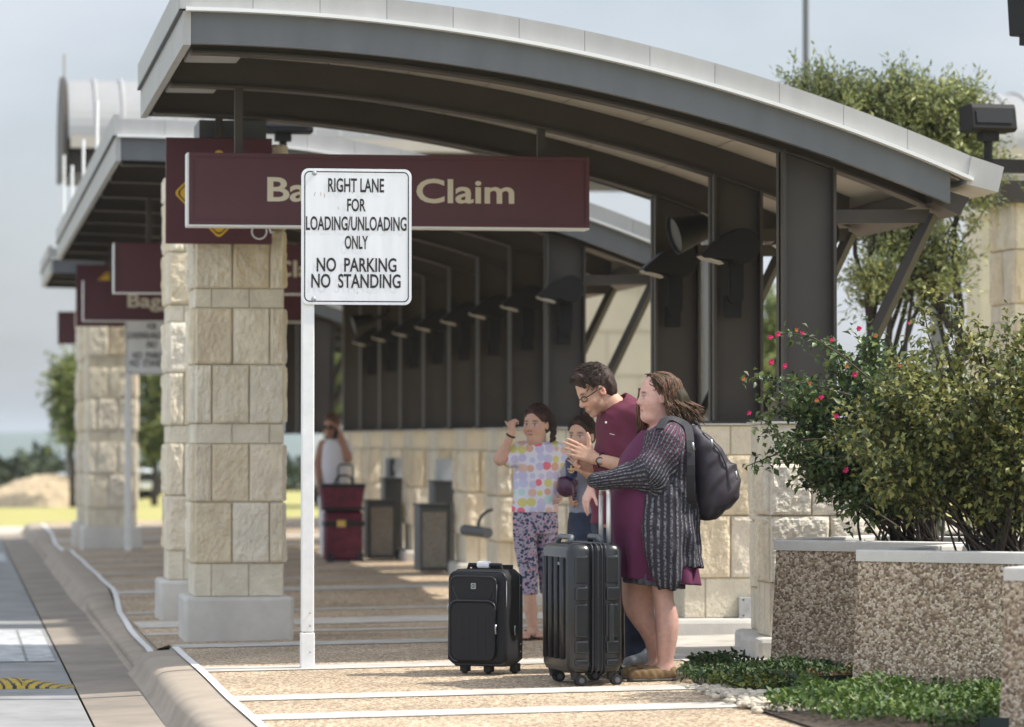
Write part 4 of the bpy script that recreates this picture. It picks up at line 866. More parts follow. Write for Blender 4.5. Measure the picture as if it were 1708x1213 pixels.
# ---------------------------------------------------------------- signed distance modelling for people, clothes and bags
def nrm(v): v = np.array(v, float); return v/(np.linalg.norm(v)+1e-12)
class SDF:
    def __init__(s, lo, hi, h):
        s.lo = np.array(lo, float); s.h = h; s.n = np.ceil((np.array(hi)-s.lo)/h).astype(int)+1
        s.a = np.full(s.n, .5, np.float32)
    def blk(s, lo, hi):
        i0 = np.clip(np.floor((np.array(lo)-s.lo)/s.h).astype(int), 0, s.n-1); i1 = np.clip(np.ceil((np.array(hi)-s.lo)/s.h).astype(int)+1, 1, s.n)
        g = [s.lo[k]+s.h*np.arange(i0[k], i1[k]) for k in range(3)]
        return tuple(slice(i0[k], i1[k]) for k in range(3)), np.meshgrid(*g, indexing='ij', sparse=True)
    def put(s, sl, d, k, op):
        a = s.a[sl]
        if op == 'sub': a, d = -a, d
        if k > 0:
            hh = np.clip(.5+.5*(a-d)/k, 0, 1); r = a*(1-hh)+d*hh-k*hh*(1-hh)
        else: r = np.minimum(a, d)
        s.a[sl] = -r if op == 'sub' else r
    def cap(s, p, q, r0, r1=None, k=.02, op='add'):
        p, q = np.array(p, float), np.array(q, float); r1 = r0 if r1 is None else r1; R = max(r0, r1)+k+3*s.h
        sl, (x, y, z) = s.blk(np.minimum(p, q)-R, np.maximum(p, q)+R); v = q-p; L = v@v+1e-12
        t = np.clip(((x-p[0])*v[0]+(y-p[1])*v[1]+(z-p[2])*v[2])/L, 0, 1)
        d = np.sqrt((x-p[0]-t*v[0])**2+(y-p[1]-t*v[1])**2+(z-p[2]-t*v[2])**2)-(r0+(r1-r0)*t); s.put(sl, d, k, op)
    def chain(s, P, r, k=.012):
        r = np.broadcast_to(r, len(P))
        for i in range(len(P)-1): s.cap(P[i], P[i+1], r[i], r[i+1], k)
    def ell(s, c, r, B=None, k=.02, op='add'):
        c = np.array(c, float); r = np.array(r, float); R = r.max()+k+3*s.h; sl, (x, y, z) = s.blk(c-R, c+R)
        x, y, z = x-c[0], y-c[1], z-c[2]
        if B is not None: x, y, z = [x*B[i][0]+y*B[i][1]+z*B[i][2] for i in range(3)]
        k0 = np.sqrt((x/r[0])**2+(y/r[1])**2+(z/r[2])**2); k1 = np.sqrt((x/r[0]**2)**2+(y/r[1]**2)**2+(z/r[2]**2)**2)+1e-6
        s.put(sl, k0*(k0-1)/k1, k, op)
    def loft(s, rings, k=.02, op='add', e=2.2):     # rings of (z, cx, cy, rx, ry): upright stacked ovals
        R = np.array(sorted(rings)); z0, z1 = R[0, 0], R[-1, 0]; m = R[:, 3:].max()+.05
        sl, (x, y, z) = s.blk((R[:, 1].min()-m, R[:, 2].min()-m, z0-.04), (R[:, 1].max()+m, R[:, 2].max()+m, z1+.04))
        f = np.linspace(z0, z1, 200); ker = np.hanning(13); ker /= ker.sum()
        def ip(j):
            w = np.interp(f, R[:, 0], R[:, j]); w = np.convolve(np.pad(w, 6, 'edge'), ker, 'valid'); return np.interp(z, f, w)
        cx, cy, rx, ry = ip(1), ip(2), ip(3), ip(4)
        q = (np.abs((x-cx)/rx)**e+np.abs((y-cy)/ry)**e)**(1/e); d = (q-1)*np.minimum(rx, ry)
        d = np.maximum(d, np.maximum(z0-z, z-z1)); s.put(sl, d, k, op)
    def cut(s, p, n):                                # keep the side the normal points away from
        n = nrm(n); sl, (x, y, z) = s.blk(s.lo, s.lo+s.n*s.h); s.a = np.maximum(s.a, ((x-p[0])*n[0]+(y-p[1])*n[1]+(z-p[2])*n[2]).astype(np.float32))
    def warp(s, fn):
        sl, (x, y, z) = s.blk(s.lo, s.lo+s.n*s.h); s.a = s.a+(fn(x, y, z)).astype(np.float32)
    def mesh(s):                                     # surface nets
        a = s.a; a[0] = a[-1] = .5; a[:, 0] = a[:, -1] = .5; a[:, :, 0] = a[:, :, -1] = .5
        g = a < 0; c = np.zeros(s.n-1, np.uint8)
        O = [(i, j, k) for i in (0, 1) for j in (0, 1) for k in (0, 1)]
        for o in O: c += g[o[0]:s.n[0]-1+o[0], o[1]:s.n[1]-1+o[1], o[2]:s.n[2]-1+o[2]]
        idx = np.argwhere((c > 0) & (c < 8)); N = len(idx); acc = np.zeros((N, 3)); cnt = np.zeros(N)
        val = {o: a[idx[:, 0]+o[0], idx[:, 1]+o[1], idx[:, 2]+o[2]] for o in O}
        for o in O:
            for ax in range(3):
                if o[ax] == 0:
                    e = list(o); e[ax] = 1; e = tuple(e); A, B = val[o], val[e]; m = (A < 0) != (B < 0)
                    t = np.where(m, A/(A-B+1e-20*(A == B)), 0); p = np.array(o, float)[None].repeat(N, 0); p[:, ax] = t
                    acc[m] += p[m]; cnt[m] += 1
        V = s.lo+(idx+acc/cnt[:, None])*s.h
        lut = np.full(s.n-1, -1, np.int32); lut[idx[:, 0], idx[:, 1], idx[:, 2]] = np.arange(N); F = []
        for ax in range(3):
            b, c_ = [(1, 2), (2, 0), (0, 1)][ax]
            sl0 = [slice(None)]*3; sl1 = [slice(None)]*3; sl0[ax] = slice(0, -1); sl1[ax] = slice(1, None)
            G0, G1 = g[tuple(sl0)], g[tuple(sl1)]; E = np.argwhere(G0 != G1)
            fl = G0[E[:, 0], E[:, 1], E[:, 2]]
            E = E; ok = (E[:, b] > 0) & (E[:, c_] > 0); E = E[ok]; fl = fl[ok]
            def cell(db, dc): q = E.copy(); q[:, b] -= db; q[:, c_] -= dc; return lut[q[:, 0], q[:, 1], q[:, 2]]
            Q = np.stack([cell(1, 1), cell(0, 1), cell(0, 0), cell(1, 0)], 1); Q[~fl] = Q[~fl][:, ::-1]; F.append(Q)
        F = np.concatenate(F); F = F[(F >= 0).all(1)]
        # one light smoothing pass takes the voxel steps out
        for it in range(2):
            S_ = np.zeros_like(V); n_ = np.zeros(len(V))
            for i in range(4):
                np.add.at(S_, F[:, i], V[F[:, (i+1) % 4]]); np.add.at(n_, F[:, i], 1)
            V = V*.5+.5*S_/n_[:, None]
        return V, F
def basis(f, up=(0, 0, 1)):
    f = nrm(f); l = nrm(np.cross(up, f)); return np.array([f, l, np.cross(f, l)])       # rows: forward, left, up
class Head:
    def __init__(s, c, fwd, up=(0, 0, 1), size=1.0, jaw=1.0, child=0.0, fat=0.0): s.c = np.array(c, float); s.B = basis(fwd, up); s.s = size; s.jaw = jaw; s.child = child; s.fat = fat
    def w(s, x, y, z): return s.c+s.s*(s.B.T @ np.array([x, y, z], float))
    def loc(s, P): return ((P-s.c) @ s.B.T)/s.s
    def build(s, S):
        E = lambda c, r, k=.018, op='add': S.ell(s.w(*c), np.array(r)*s.s, s.B, k*s.s, op)
        C = lambda a, b, r0, r1=None, k=.01, op='add': S.cap(s.w(*a), s.w(*b), r0*s.s, (r1 if r1 is not None else r0)*s.s, k*s.s, op)
        j = s.jaw; ch = s.child; ft = s.fat
        E((-.012, 0, .045), (.098, .076, .084)); E((.028, 0, -.012), (.062+.004*ft, .062*j+.004*ft, .085))
        E((.026, 0, -.066+.012*ch), (.052, .05*j+.008*ft, .040+.006*ft)); C((.070, -.008, -.096+.012*ch), (.070, .008, -.096+.012*ch), .016, .016, .03)
        for y in (-1, 1):
            E((.052, y*.036, -.032), (.028+.006*ch, .026, .026+.004*ch), .03)
            C((.076, y*.012, .022), (.066, y*.042, .024), .011, .010, .018)
            E((.094, y*.030, .002), (.012, .016, .010), .012, 'sub')
            E((.074, y*.031, .001), (.0135, .0135, .0115), .004)
            C((.0965, y*.011, -.034), (.092, y*.013, -.034), .0075, .007, .010)
            E((-.006, y*.073, -.006), (.018, .009, .030), .008); E((-.002, y*.081, -.004), (.009, .006, .017), .004, 'sub')
        C((.082, 0, .016), (.106-.006*ch, 0, -.026), .0075, .0105, .014)
        C((.087, -.016, -.0635+.006*ch), (.087, .016, -.0635+.006*ch), .006, .006, .010); C((.086, -.013, -.0725+.006*ch), (.086, .013, -.0725+.006*ch), .0068, .0068, .009)
        C((.0965, -.02, -.0685+.006*ch), (.0965, .02, -.0685+.006*ch), .0022, .0022, .003, 'sub')
        if ft: E((.035, 0, -.110), (.05, .05, .03), .03)
    def paint(s, V, col, brow=(.05, .03, .02), lip=(.45, .16, .14), eye=(.06, .04, .03), flush=.5):
        q = s.loc(V); x, y, z = q.T; m = (np.abs(y) < .1) & (x > .02) & (np.abs(z) < .14)
        ch = s.child
        def mixin(w, c): w = np.clip(w, 0, 1)[:, None]*m[:, None]; col[:] = col*(1-w)+np.array(c)*w
        mixin(flush*.5*np.exp(-((np.abs(y)-.042)/.018)**2-((z+.03)/.02)**2)*(x > .03), (.62, .22, .17))
        mixin(flush*.4*np.exp(-(y/.012)**2-((z+.03)/.014)**2)*(x > .09), (.6, .2, .16))
        mixin(.85*np.exp(-(y/.021)**4-((z+.068-.006*ch)/.0085)**4)*(x > .07), lip)
        mixin(.9*np.exp(-((z+.0685-.006*ch)/.0022)**2-(y/.02)**4)*(x > .07), (.12, .04, .035))
        ay = np.abs(y)
        mixin(.95*np.exp(-((ay-.031)/.018)**4-((z-.0255+.12*np.maximum(0, ay-.031))/.0055)**2)*(x > .04), brow)
        mixin(.95*np.exp(-((ay-.031)/.0145)**4-((z-.0075)/.0040)**2)*(x > .04), (.04, .025, .02))
        mixin(.8*np.exp(-((ay-.031)/.012)**4-((z-.001)/.0055)**4)*(x > .06), (.72, .69, .66))
        mixin(1.2*np.exp(-((ay-.030)/.0058)**4-((z-.001)/.006)**4)*(x > .06), eye)
        mixin(.5*np.exp(-((ay-.031)/.014)**4-((z+.009)/.004)**2)*(x > .04), (.38, .2, .15))
        mixin(.8*np.exp(-((ay-.011)/.004)**2-((z+.0395)/.003)**2)*(x > .085), (.1, .03, .02))
def hand(S, wr, d, n, side=1, s=1.0, curl=(.3, .35, .4, .5), thumb=None, spread=.06, r_w=.026):
    wr = np.array(wr, float); d = nrm(d); n = nrm(np.array(n)-d*(np.array(n) @ d)); l = np.cross(d, n)*side; K = []
    for i in range(4):
        kx = [.088, .092, .088, .080][i]; k = wr+d*kx*s+l*(1.5-i)*.0205*s+n*(-.004*s); K.append(k)
        S.cap(wr+l*(1.5-i)*.011*s, k, .0145*s, .0115*s, .012*s)
    for i in range(4):
        p = K[i]; a = 0; L = [.074, .082, .076, .060][i]*s
        dd0 = nrm(d+l*spread*(1.5-i))
        for j, f in enumerate((.46, .31, .25)):
            a += curl[i]*(.7, 1.1, .8)[j]; dd = dd0*math.cos(a)+n*math.sin(a); q = p+dd*L*f
            S.cap(p, q, (.0092-.0008*j)*s, (.0086-.0009*j)*s, .0035*s); p = q
    t = nrm(thumb if thumb is not None else d*.65+l*.75+n*.25); b0 = wr+d*.022*s+l*.020*s; m = b0+nrm(t+d*.25)*.042*s
    S.cap(b0, m, .0155*s, .0120*s, .014*s); e = m+t*.034*s; S.cap(m, e, .0112*s, .0095*s, .006*s); S.cap(e, e+nrm(t+d*.25)*.026*s, .0095*s, .0075*s, .004*s)
SKIN = mat('skin', (1, 1, 1), .5, attr=True, n_scale=38, n_amt=.11, spec=.35, bump=.0012, b_scale=140, detail=7)
MATS['skin'].node_tree.nodes['Principled BSDF'].inputs['Subsurface Weight'].default_value = .12
MATS['skin'].node_tree.nodes['Principled BSDF'].inputs['Subsurface Radius'].default_value = (.012, .004, .002)
def finish(S, name, m, parent, col=None, **k):
    V, F = S.mesh(); return link_mesh(name, V, F, m, parent, smooth=True, col=col, **k)
def strands(name, m, parent, paths, r, n=5):
    b = MB()
    for P in paths:
        P = np.array(P); q = len(P); b.tube(P, np.concatenate([[r*.7], np.full(q-2, r), [r*.3]]), n)
    return b.build(name, m, parent, smooth=True)
def J_(Y0): return lambda u, v, dy=0.: at(u, v, Y0+dy)
def rows(J, L, dy=0., Y0=18.):                   # (v, left u, right u, half depth[, extra dy]) -> loft rings
    o = []
    for r in L:
        e = dy+(r[4] if len(r) > 4 else 0); a, b_ = J(r[1], r[0], e), J(r[2], r[0], e); o.append((a[2], (a[0]+b_[0])/2, a[1], (b_[0]-a[0])/2, r[3]))
    return o
def cloth_wr(amp, fx, fz, ph=0.):
    return lambda x, y, z: amp*(np.sin(fx*(x*1.1+y*.8)+fz*z+ph)+.7*np.sin(fx*1.7*(y-x*.6)-fz*1.4*z+1.3+ph)+.5*np.sin(fz*2.1*z+fx*.6*(x+y)+ph*2))
def hairmat(name, c1, c2, isl=.5): return mat(name, c1, .58, n_scale=90, color2=c2, island=isl, stretch=(1, 1, .12), spec=.25)
def scalp(hd, n, A, c0, keep, back=(-.75, -.75), step=.011, lift=1.05, jit=.3, m=(6, 12)):
    paths = []; A = np.array(A); c0 = np.array(c0)
    for i in range(n):
        d = nrm(rng.normal(size=3)*np.array([1, 1, .9])+np.array([-.1, 0, .35])); p = c0+d*A
        if not keep(p): continue
        ph = rng.uniform(0, 6); pts = [hd.w(*p)]; k_ = rng.uniform(1.0, lift)
        for j in range(rng.integers(*m)):
            q = (p-c0)/A; n_ = nrm(q/A); v = np.array([back[0], .25*np.sign(p[1]+1e-6)*(p[2] > .08), back[1]+jit*math.sin(ph+j*.9)]); v = nrm(v-n_*(v @ n_)); p = p+v*step
            if p[2] > -.02: q = (p-c0)/A; p = c0+q/np.linalg.norm(q)*A*(1+(k_-1)*(j+1)/6)
            pts.append(hd.w(*p))
        paths.append(pts)
    return paths
# ================================================================ the woman in front
Y0 = 18.15; J = J_(Y0); G = lambda x: gz(x)+.012
wx = J(1105, 1135)[0]; wom = thing('person', 'woman in a grey knit cardigan over a purple dress, her hand on the suitcase handle', 'person', (wx, Y0, gz(wx)), 'family waiting with luggage')
legL = [(945, 1082, 1136, .085), (968, 1084, 1127, .078), (985, 1086, 1122.5, .068), (1000, 1089, 1123, .062), (1014, 1091.5, 1127, .062), (1030, 1093, 1131, .062), (1048, 1094, 1131.5, .062), (1066, 1094.5, 1129.5, .056), (1085, 1096, 1126, .046), (1102, 1097.5, 1123, .038), (1116, 1097, 1122.5, .037), (1126, 1094, 1123, .036)]
legR = [(945, 1037, 1102, .09), (970, 1037.5, 1098, .082), (992, 1037.5, 1093, .072), (1010, 1039.5, 1090, .066), (1026, 1045, 1091, .064), (1042, 1056, 1095, .062), (1056, 1067, 1098, .06), (1072, 1076, 1099.5, .052), (1090, 1080.5, 1098.5, .042), (1104, 1081, 1097.5, .036), (1122, 1079, 1099, .036)]
P0 = J(930, 1150); P1 = J(1180, 600)
S1 = SDF((P0[0], Y0-.42, -.02), (P1[0], Y0+.45, P1[2]), .004)
S1.loft(rows(J, legL, -.09)); S1.loft(rows(J, legR, .11), .008)
S1.loft(rows(J, [(715, 1082, 1128, .13), (740, 1062, 1140, .18), (780, 1044, 1144, .19), (850, 1034, 1146, .20), (910, 1040, 1146, .20), (950, 1044, 1140, .19)], 0))
fl = J(1100, 1135, -.09)
for dy, hx, hv, tx in ((-.09, 1113, 1131, 1062), (.11, 1090, 1126, 1060)):
    a, c = J(hx, 1129, dy), J(tx, 1133, dy-.01); a[2] = c[2] = G(a[0])+.03; S1.cap(a, c, .034, .022, .03)
hd = Head(J(1096, 662.5, -.01), (-1, -.16, -.02), size=.97, fat=1.2, jaw=1.12); hd.build(S1)
S1.cap(J(1104, 688), J(1112, 722), .062, .075, .03)
wr = J(990, 808, -.12); S1.cap(J(1078, 786, -.20), wr, .040, .026, .02)
S1.cap(J(1112, 730, -.16), J(1078, 786, -.20), .06, .045, .03)
hand(S1, wr+np.array([-.008, 0, -.006]), (-.38, -.05, -1), (.9, .3, -.35), 1, .90, (.25, .3, .35, .45), thumb=(.25, -.55, -.8))
S1.cap(J(1112, 730, .17), J(1100, 800, .27), .06, .045, .03); S1.cap(J(1100, 800, .27), J(1068, 862, .25), .042, .027, .02); hand(S1, J(1068, 862, .25), (-.35, 0, -1), (0, -1, 0), -1, .92)
V, F = S1.mesh(); col = np.tile(np.array([.62, .37, .30]), (len(V), 1)); hd.paint(V, col, brow=(.07, .04, .025), lip=(.50, .17, .16), flush=.35)
link_mesh('body', V, F, SKIN, wom, smooth=True, col=col)
M_DRESS = mat('plum jersey', (.105, .012, .055), .8, n_scale=6, n_amt=.12, bump=.0004, b_scale=300)
D = SDF((P0[0]+.2, Y0-.32, .4), (P1[0]+.05, Y0+.33, 1.4), .006)
D.loft(rows(J, [(716, 1074, 1130, .135), (726, 1064, 1138, .165), (742, 1050, 1146, .195), (762, 1037, 1149, .21), (785, 1030, 1151, .215), (815, 1022, 1152, .22), (845, 1018.5, 1153, .225), (875, 1019.5, 1154, .225), (905, 1026, 1155, .222), (935, 1032, 1157, .225), (966, 1034.5, 1161, .235), (982, 1034.5, 1163, .238)]), 0)
hm = J(1100, 970)[2]
D.warp(lambda x, y, z: np.where(z < hm+.38, (hm+.38-z)*.06, 0)*np.sin(np.arctan2(y-Y0, x-wx+.03)*9+2*np.sin(z*4))+cloth_wr(.0035, 16, 10)(x, y, z))
D.cut((wx, Y0, hm), (-.11, 0, -1)); D.ell(hd.w(-.01, 0, -.20), (.085, .085, .09), None, .02, 'sub'); finish(D, 'dress', M_DRESS, wom)
T = SDF((P0[0]+.2, Y0-.3, .3), (P1[0], Y0+.3, .75), .006); T.loft(rows(J, [(955, 1042, 1140, .205), (966, 1041, 1139, .207), (974, 1042, 1140, .21), (983, 1044, 1140, .21)]), 0)
T.cut((wx, Y0, hm-.024), (-.11, 0, -1)); T.warp(lambda x, y, z: .004*np.sin(np.arctan2(y-Y0, x-wx)*30)); finish(T, 'lace_slip', mat('dark lace', (.025, .025, .035), .8, n_scale=150, color2=(.12, .12, .16)), wom)
# cardigan
def knit():
    m = bpy.data.materials.new('open knit wool'); m.use_nodes = True; nt = m.node_tree; N = nt.nodes; L = nt.links.new; p = N['Principled BSDF']; p.inputs['Roughness'].default_value = .9; p.inputs['Specular IOR Level'].default_value = .15
    a = N.new('ShaderNodeAttribute'); a.attribute_name = 'Col'; sp = N.new('ShaderNodeSeparateColor'); L(a.outputs['Color'], sp.inputs[0])
    co = N.new('ShaderNodeTexCoord'); nz = N.new('ShaderNodeTexNoise'); nz.inputs['Scale'].default_value = 85; nz.inputs['Detail'].default_value = 5; L(co.outputs['Object'], nz.inputs['Vector'])
    n2 = N.new('ShaderNodeTexNoise'); n2.inputs['Scale'].default_value = 22; L(co.outputs['Object'], n2.inputs['Vector'])
    def M(op, x, y=None):
        q = N.new('ShaderNodeMath'); q.operation = op
        for i, w in enumerate((x, y)):
            if w is None: continue
            if isinstance(w, (int, float)): q.inputs[i].default_value = w
            else: L(w, q.inputs[i])
        return q.outputs[0]
    vv = M('ADD', sp.outputs[1], M('MULTIPLY', n2.outputs[0], .008))
    rid = M('SINE', M('MULTIPLY', vv, 2*math.pi/.0205)); hol = M('SINE', M('MULTIPLY', M('ADD', sp.outputs[0], M('MULTIPLY', nz.outputs[0], .006)), 2*math.pi/.019))
    mr = N.new('ShaderNodeMapRange'); mr.inputs[1].default_value = -.15; mr.inputs[2].default_value = .75; L(rid, mr.inputs[0])
    yarn = N.new('ShaderNodeValToRGB'); e = yarn.color_ramp.elements; e[0].position = .40; e[0].color = (.045, .045, .052, 1); e[1].position = .62; e[1].color = (.22, .22, .245, 1); L(nz.outputs[0], yarn.inputs[0])
    mx = N.new('ShaderNodeMix'); mx.data_type = 'RGBA'; mx.inputs[6].default_value = (.035, .035, .042, 1); L(mr.outputs[0], mx.inputs[0]); L(yarn.outputs[0], mx.inputs[7])
    hm_ = M('MULTIPLY', M('LESS_THAN', rid, -.2), M('GREATER_THAN', hol, .1)); hm_ = M('MULTIPLY', hm_, sp.outputs[2])
    m2 = N.new('ShaderNodeMix'); m2.data_type = 'RGBA'; L(hm_, m2.inputs[0]); L(mx.outputs[2], m2.inputs[6]); m2.inputs[7].default_value = (.15, .055, .085, 1); L(m2.outputs[2], p.inputs['Base Color'])
    b = N.new('ShaderNodeBump'); b.inputs['Distance'].default_value = .006; L(M('ADD', M('MULTIPLY', rid, .5), M('MULTIPLY', nz.outputs[0], .5)), b.inputs['Height']); L(b.outputs[0], p.inputs['Normal'])
    return m
M_KNIT = knit()
sh_, el_, wr_ = J(1112, 737, -.17), J(1083, 789, -.23), J(994, 803, -.13)
K = SDF((P0[0]+.1, Y0-.45, .40), (P1[0]+.08, Y0+.40, 1.42), .0062)
K.loft(rows(J, [(704, 1098, 1128, .10), (713, 1086, 1142, .15), (726, 1070, 1150, .20), (745, 1066, 1153, .225), (780, 1070, 1156, .235), (815, 1076, 1157, .235), (850, 1071, 1160, .235), (890, 1070, 1163, .235), (925, 1074, 1166, .235), (944, 1078, 1168, .235)]), 0, e=2.3)
K.loft(rows(J, [(800, 1082, 1140, .07, -.2), (840, 1072, 1142, .075, -.21), (880, 1069.5, 1142, .08, -.215), (920, 1073.5, 1141, .08, -.215), (950, 1080, 1139, .075, -.21), (968, 1086, 1136, .07, -.205), (979, 1093, 1131, .06, -.2), (983, 1099, 1124, .05, -.2)]), .03)
K.loft(rows(J, [(728, 1082, 1150, .10, -.13), (755, 1074, 1152, .13, -.15), (790, 1078, 1152, .12, -.15), (812, 1090, 1146, .08, -.13)]), .03)
K.cap(sh_, el_, .105, .082, .05); K.cap(el_, wr_, .080, .044, .04); K.cap(J(1112, 737, .15), J(1100, 800, .26), .10, .075, .05); K.cap(J(1100, 800, .26), J(1070, 858, .25), .072, .045, .03)
sd = nrm(wr_-el_); K.cut(wr_+sd*.012, sd) if False else None
K.warp(lambda x, y, z: cloth_wr(.0035, 24, 20)(x, y, z)+np.where(z < .98, .006*np.sin(np.arctan2(y-Y0, x-wx-.02)*14+3*z), 0))
K.warp(lambda x, y, z: np.where(z < 1.05, 0, 0)+0*x)
# the front is open: what lies ahead of the edge line is taken away on the body, not on the sleeve
SLV = SDF(K.lo, K.lo+(K.n-1)*K.h, K.h); SLV.n = K.n; SLV.a = np.full(K.n, .5, np.float32); SLV.cap(sh_, el_, .115, .095, .05); SLV.cap(el_, wr_, .092, .055, .04); SLV.cap(J(1112, 737, .15), J(1100, 800, .26), .11, .09, .03); SLV.cap(J(1100, 800, .26), J(1070, 858, .25), .09, .06, .03)
gx = K.lo[0]+K.h*np.arange(K.n[0]); gy = K.lo[1]+K.h*np.arange(K.n[1]); gz_ = K.lo[2]+K.h*np.arange(K.n[2])
ez = [(J(0, v)[2], J(u, v, -.2)[0]) for u, v in ((1099, 984), (1086, 968), (1075, 930), (1069.5, 885), (1072, 845), (1078, 812), (1072, 770), (1062, 745), (1074, 722), (1090, 700))]; ez = sorted(ez)
edge = np.interp(gz_, [e[0] for e in ez], [e[1] for e in ez])
opn = (edge[None, None, :]-gx[:, None, None]+.9*np.maximum(0, gy-(Y0-.10))[None, :, None]*(gy < Y0+.1)[None, :, None]).astype(np.float32)
opn = np.minimum(opn, .2); K.a = np.maximum(K.a, np.minimum(opn, SLV.a+.0)*1.0); del opn, SLV
K.ell(hd.w(-.005, 0, -.17), (.085, .10, .06), None, .03, 'sub')
V, F = K.mesh()
def axis(V, a, b_):
    v = b_-a; L = np.linalg.norm(v); v = v/L; t = (V-a) @ v; r = V-a-np.clip(t, 0, L)[:, None]*v; return np.clip(t, 0, L), np.linalg.norm(r, axis=1), r, v
t1, d1, r1, v1 = axis(V, sh_, el_); t2, d2, r2, v2 = axis(V, el_, wr_); t3, d3, r3, v3 = axis(V, J(1112, 737, .15), J(1100, 800, .26))
ang = lambda r, v, R: np.arctan2(r @ nrm(np.cross(v, (0, 1, 0))), r @ nrm(np.cross(v, np.cross(v, (0, 1, 0)))))*R
bodyc = np.array([J(1115, 800)[0], Y0, 0]); ub = V[:, 2]; vb = np.arctan2(V[:, 1]-Y0, V[:, 0]-bodyc[0])*.19
sl = (d1 < .125) & (d1 <= d2) & (V[:, 1] < Y0-.06); s2 = (d2 < .105) & (d2 < d1) & (V[:, 1] < Y0-.02)
u_ = np.where(s2, t2+.22, np.where(sl, t1, ub)); w_ = np.where(s2, ang(r2, v2, .07), np.where(sl, ang(r1, v1, .1), vb))
cuff = np.clip((t2-.255)/.01, 0, 1)*s2; hem = np.clip((J(0, 968)[2]-V[:, 2])/.01, 0, 1)
link_mesh('cardigan', V, F, M_KNIT, wom, smooth=True, col=np.stack([u_, w_, (1-np.maximum(cuff, hem))*np.clip((V[:, 2]-1.10)/.08, .12, 1)], 1))
C_ = SDF(wr_-.12, wr_+.12, .005); C_.cap(wr_-sd*.045, wr_+sd*.012, .047, .042, .0); C_.cut(wr_+sd*.028, sd); finish(C_, 'cuff', mat('dark rib knit', (.055, .055, .062), .95, n_scale=160, n_amt=.5, bump=.003, b_scale=220), wom)
# moccasins
M_SUEDE = mat('tan suede', (.21, .135, .065), .9, n_scale=30, n_amt=.2)
for dy, hx, tx, lift in ((-.09, 1114, 1058, 0), (.11, 1090, 1048, 0)):
    a, c = J(hx, 1130, dy), J(tx, 1134, dy-.012); g0 = gz(a[0]); m = a*.5+c*.5; Q = SDF((c[0]-.09, a[1]-.12, g0-.02), (a[0]+.1, a[1]+.12, g0+.16), .0045)
    a[2] = g0+.030; c[2] = g0+.026; m[2] = g0+.03; Q.cap(a+np.array([.004, 0, .012]), m, .044, .042, .02); Q.cap(m, c, .042, .036, .02); Q.ell(c*.6+m*.4+np.array([0, 0, .018]), (.055, .036, .022), None, .015)
    Q.ell(a+np.array([-.022, 0, .062]), (.05, .033, .034), None, .008, 'sub'); Q.cut((0, 0, g0+.002), (0, 0, -1)); Q.warp(lambda x, y, z: .0012*np.sin(x*160+z*90)); o = finish(Q, 'shoe', M_SUEDE, wom)
    Q = SDF((c[0]-.09, a[1]-.12, g0-.02), (a[0]+.1, a[1]+.12, g0+.08), .0045); a[2] = c[2] = m[2] = g0+.012; Q.cap(a, m, .047, .045, .01); Q.cap(m, c, .045, .039, .01); Q.cut((0, 0, g0+.001), (0, 0, -1)); Q.cut((0, 0, g0+.013), (0, 0, 1)); finish(Q, 'sole', M_BINF, o)
    b = MB(); b.tube([c+np.array([.035+.02*math.cos(w), .026*math.sin(w), .055-.012*math.cos(w)*0]) for w in np.linspace(1.2, 5.1, 12)], .003, 5); b.build('stitching', M_STEM, o)
# hair: a soft base and many loose wavy locks
M_HAIRW = hairmat('brown wavy hair', (.034, .021, .014), (.17, .105, .052), .75); Hh = SDF(hd.c-.2, hd.c+np.array([.26, .22, .2]), .006)
Hh.ell(hd.w(-.022, 0, .046), np.array((.097, .080, .085))*hd.s, hd.B, .01); Hh.ell(hd.w(-.09, 0, -.03), (.085, .085, .10), hd.B, .04); Hh.ell(hd.w(-.12, 0, -.09), (.075, .08, .06), hd.B, .04)
Hh.ell(hd.w(.092, 0, -.035), (.072, .066, .105), hd.B, .012, 'sub'); Hh.ell(hd.w(.03, -.08, -.045), (.03, .035, .045), hd.B, .015, 'sub'); Hh.ell(hd.w(.022, .085, -.035), (.026, .03, .034), hd.B, .012, 'sub')
Hh.warp(cloth_wr(.003, 60, 30)); finish(Hh, 'hair', M_HAIRW, wom)
paths = []
for i in range(950):
    side = 1 if rng.random() < .68 else -1          # +1: the left side, toward the camera
    q0 = rng.random()**1.5; st = np.array([.062-.13*q0, side*.012*rng.random(), .122-.012*q0-.05*max(0, q0-.6)])
    yaw = math.pi*(.26+.72*rng.random()) if rng.random() < .8 else math.pi*rng.uniform(.1, .4)
    wv, ph, am = rng.uniform(11, 20), rng.uniform(0, 6), rng.uniform(.008, .020); n = 15; R = rng.uniform(1.02, 1.12)
    low = rng.uniform(-.145, -.05); flare = rng.uniform(.02, .105); pts = []
    for j in range(n+1):
        q = j/n; ele = 1.25-1.75*min(1, q*1.5); yy = side*(yaw if yaw > 1.45 else yaw+(1.5-yaw)*min(1, q*2.0))
        p = np.array([-.024+.100*R*math.cos(ele)*math.cos(yy), .087*R*math.cos(ele)*math.sin(yy), .043+.087*R*math.sin(ele)])
        if q < .25: p = p*(q/.25)+st*(1-q/.25)
        s_ = max(0, q-.58)/.42; s2 = s_**.8
        p = p+np.array([math.cos(yy)*flare*s2*(1.3 if math.cos(yy) < 0 else .1)-.02*s2, math.sin(yy)*flare*.35*s2, (low-(.043+.087*math.sin(-.5)))*s2])
        w = am*math.sin(wv*q+ph)*min(1, q*1.8); p = p+np.array([w*.8, w*.6, w*.35]); pts.append(hd.w(*p))
    paths.append(pts)
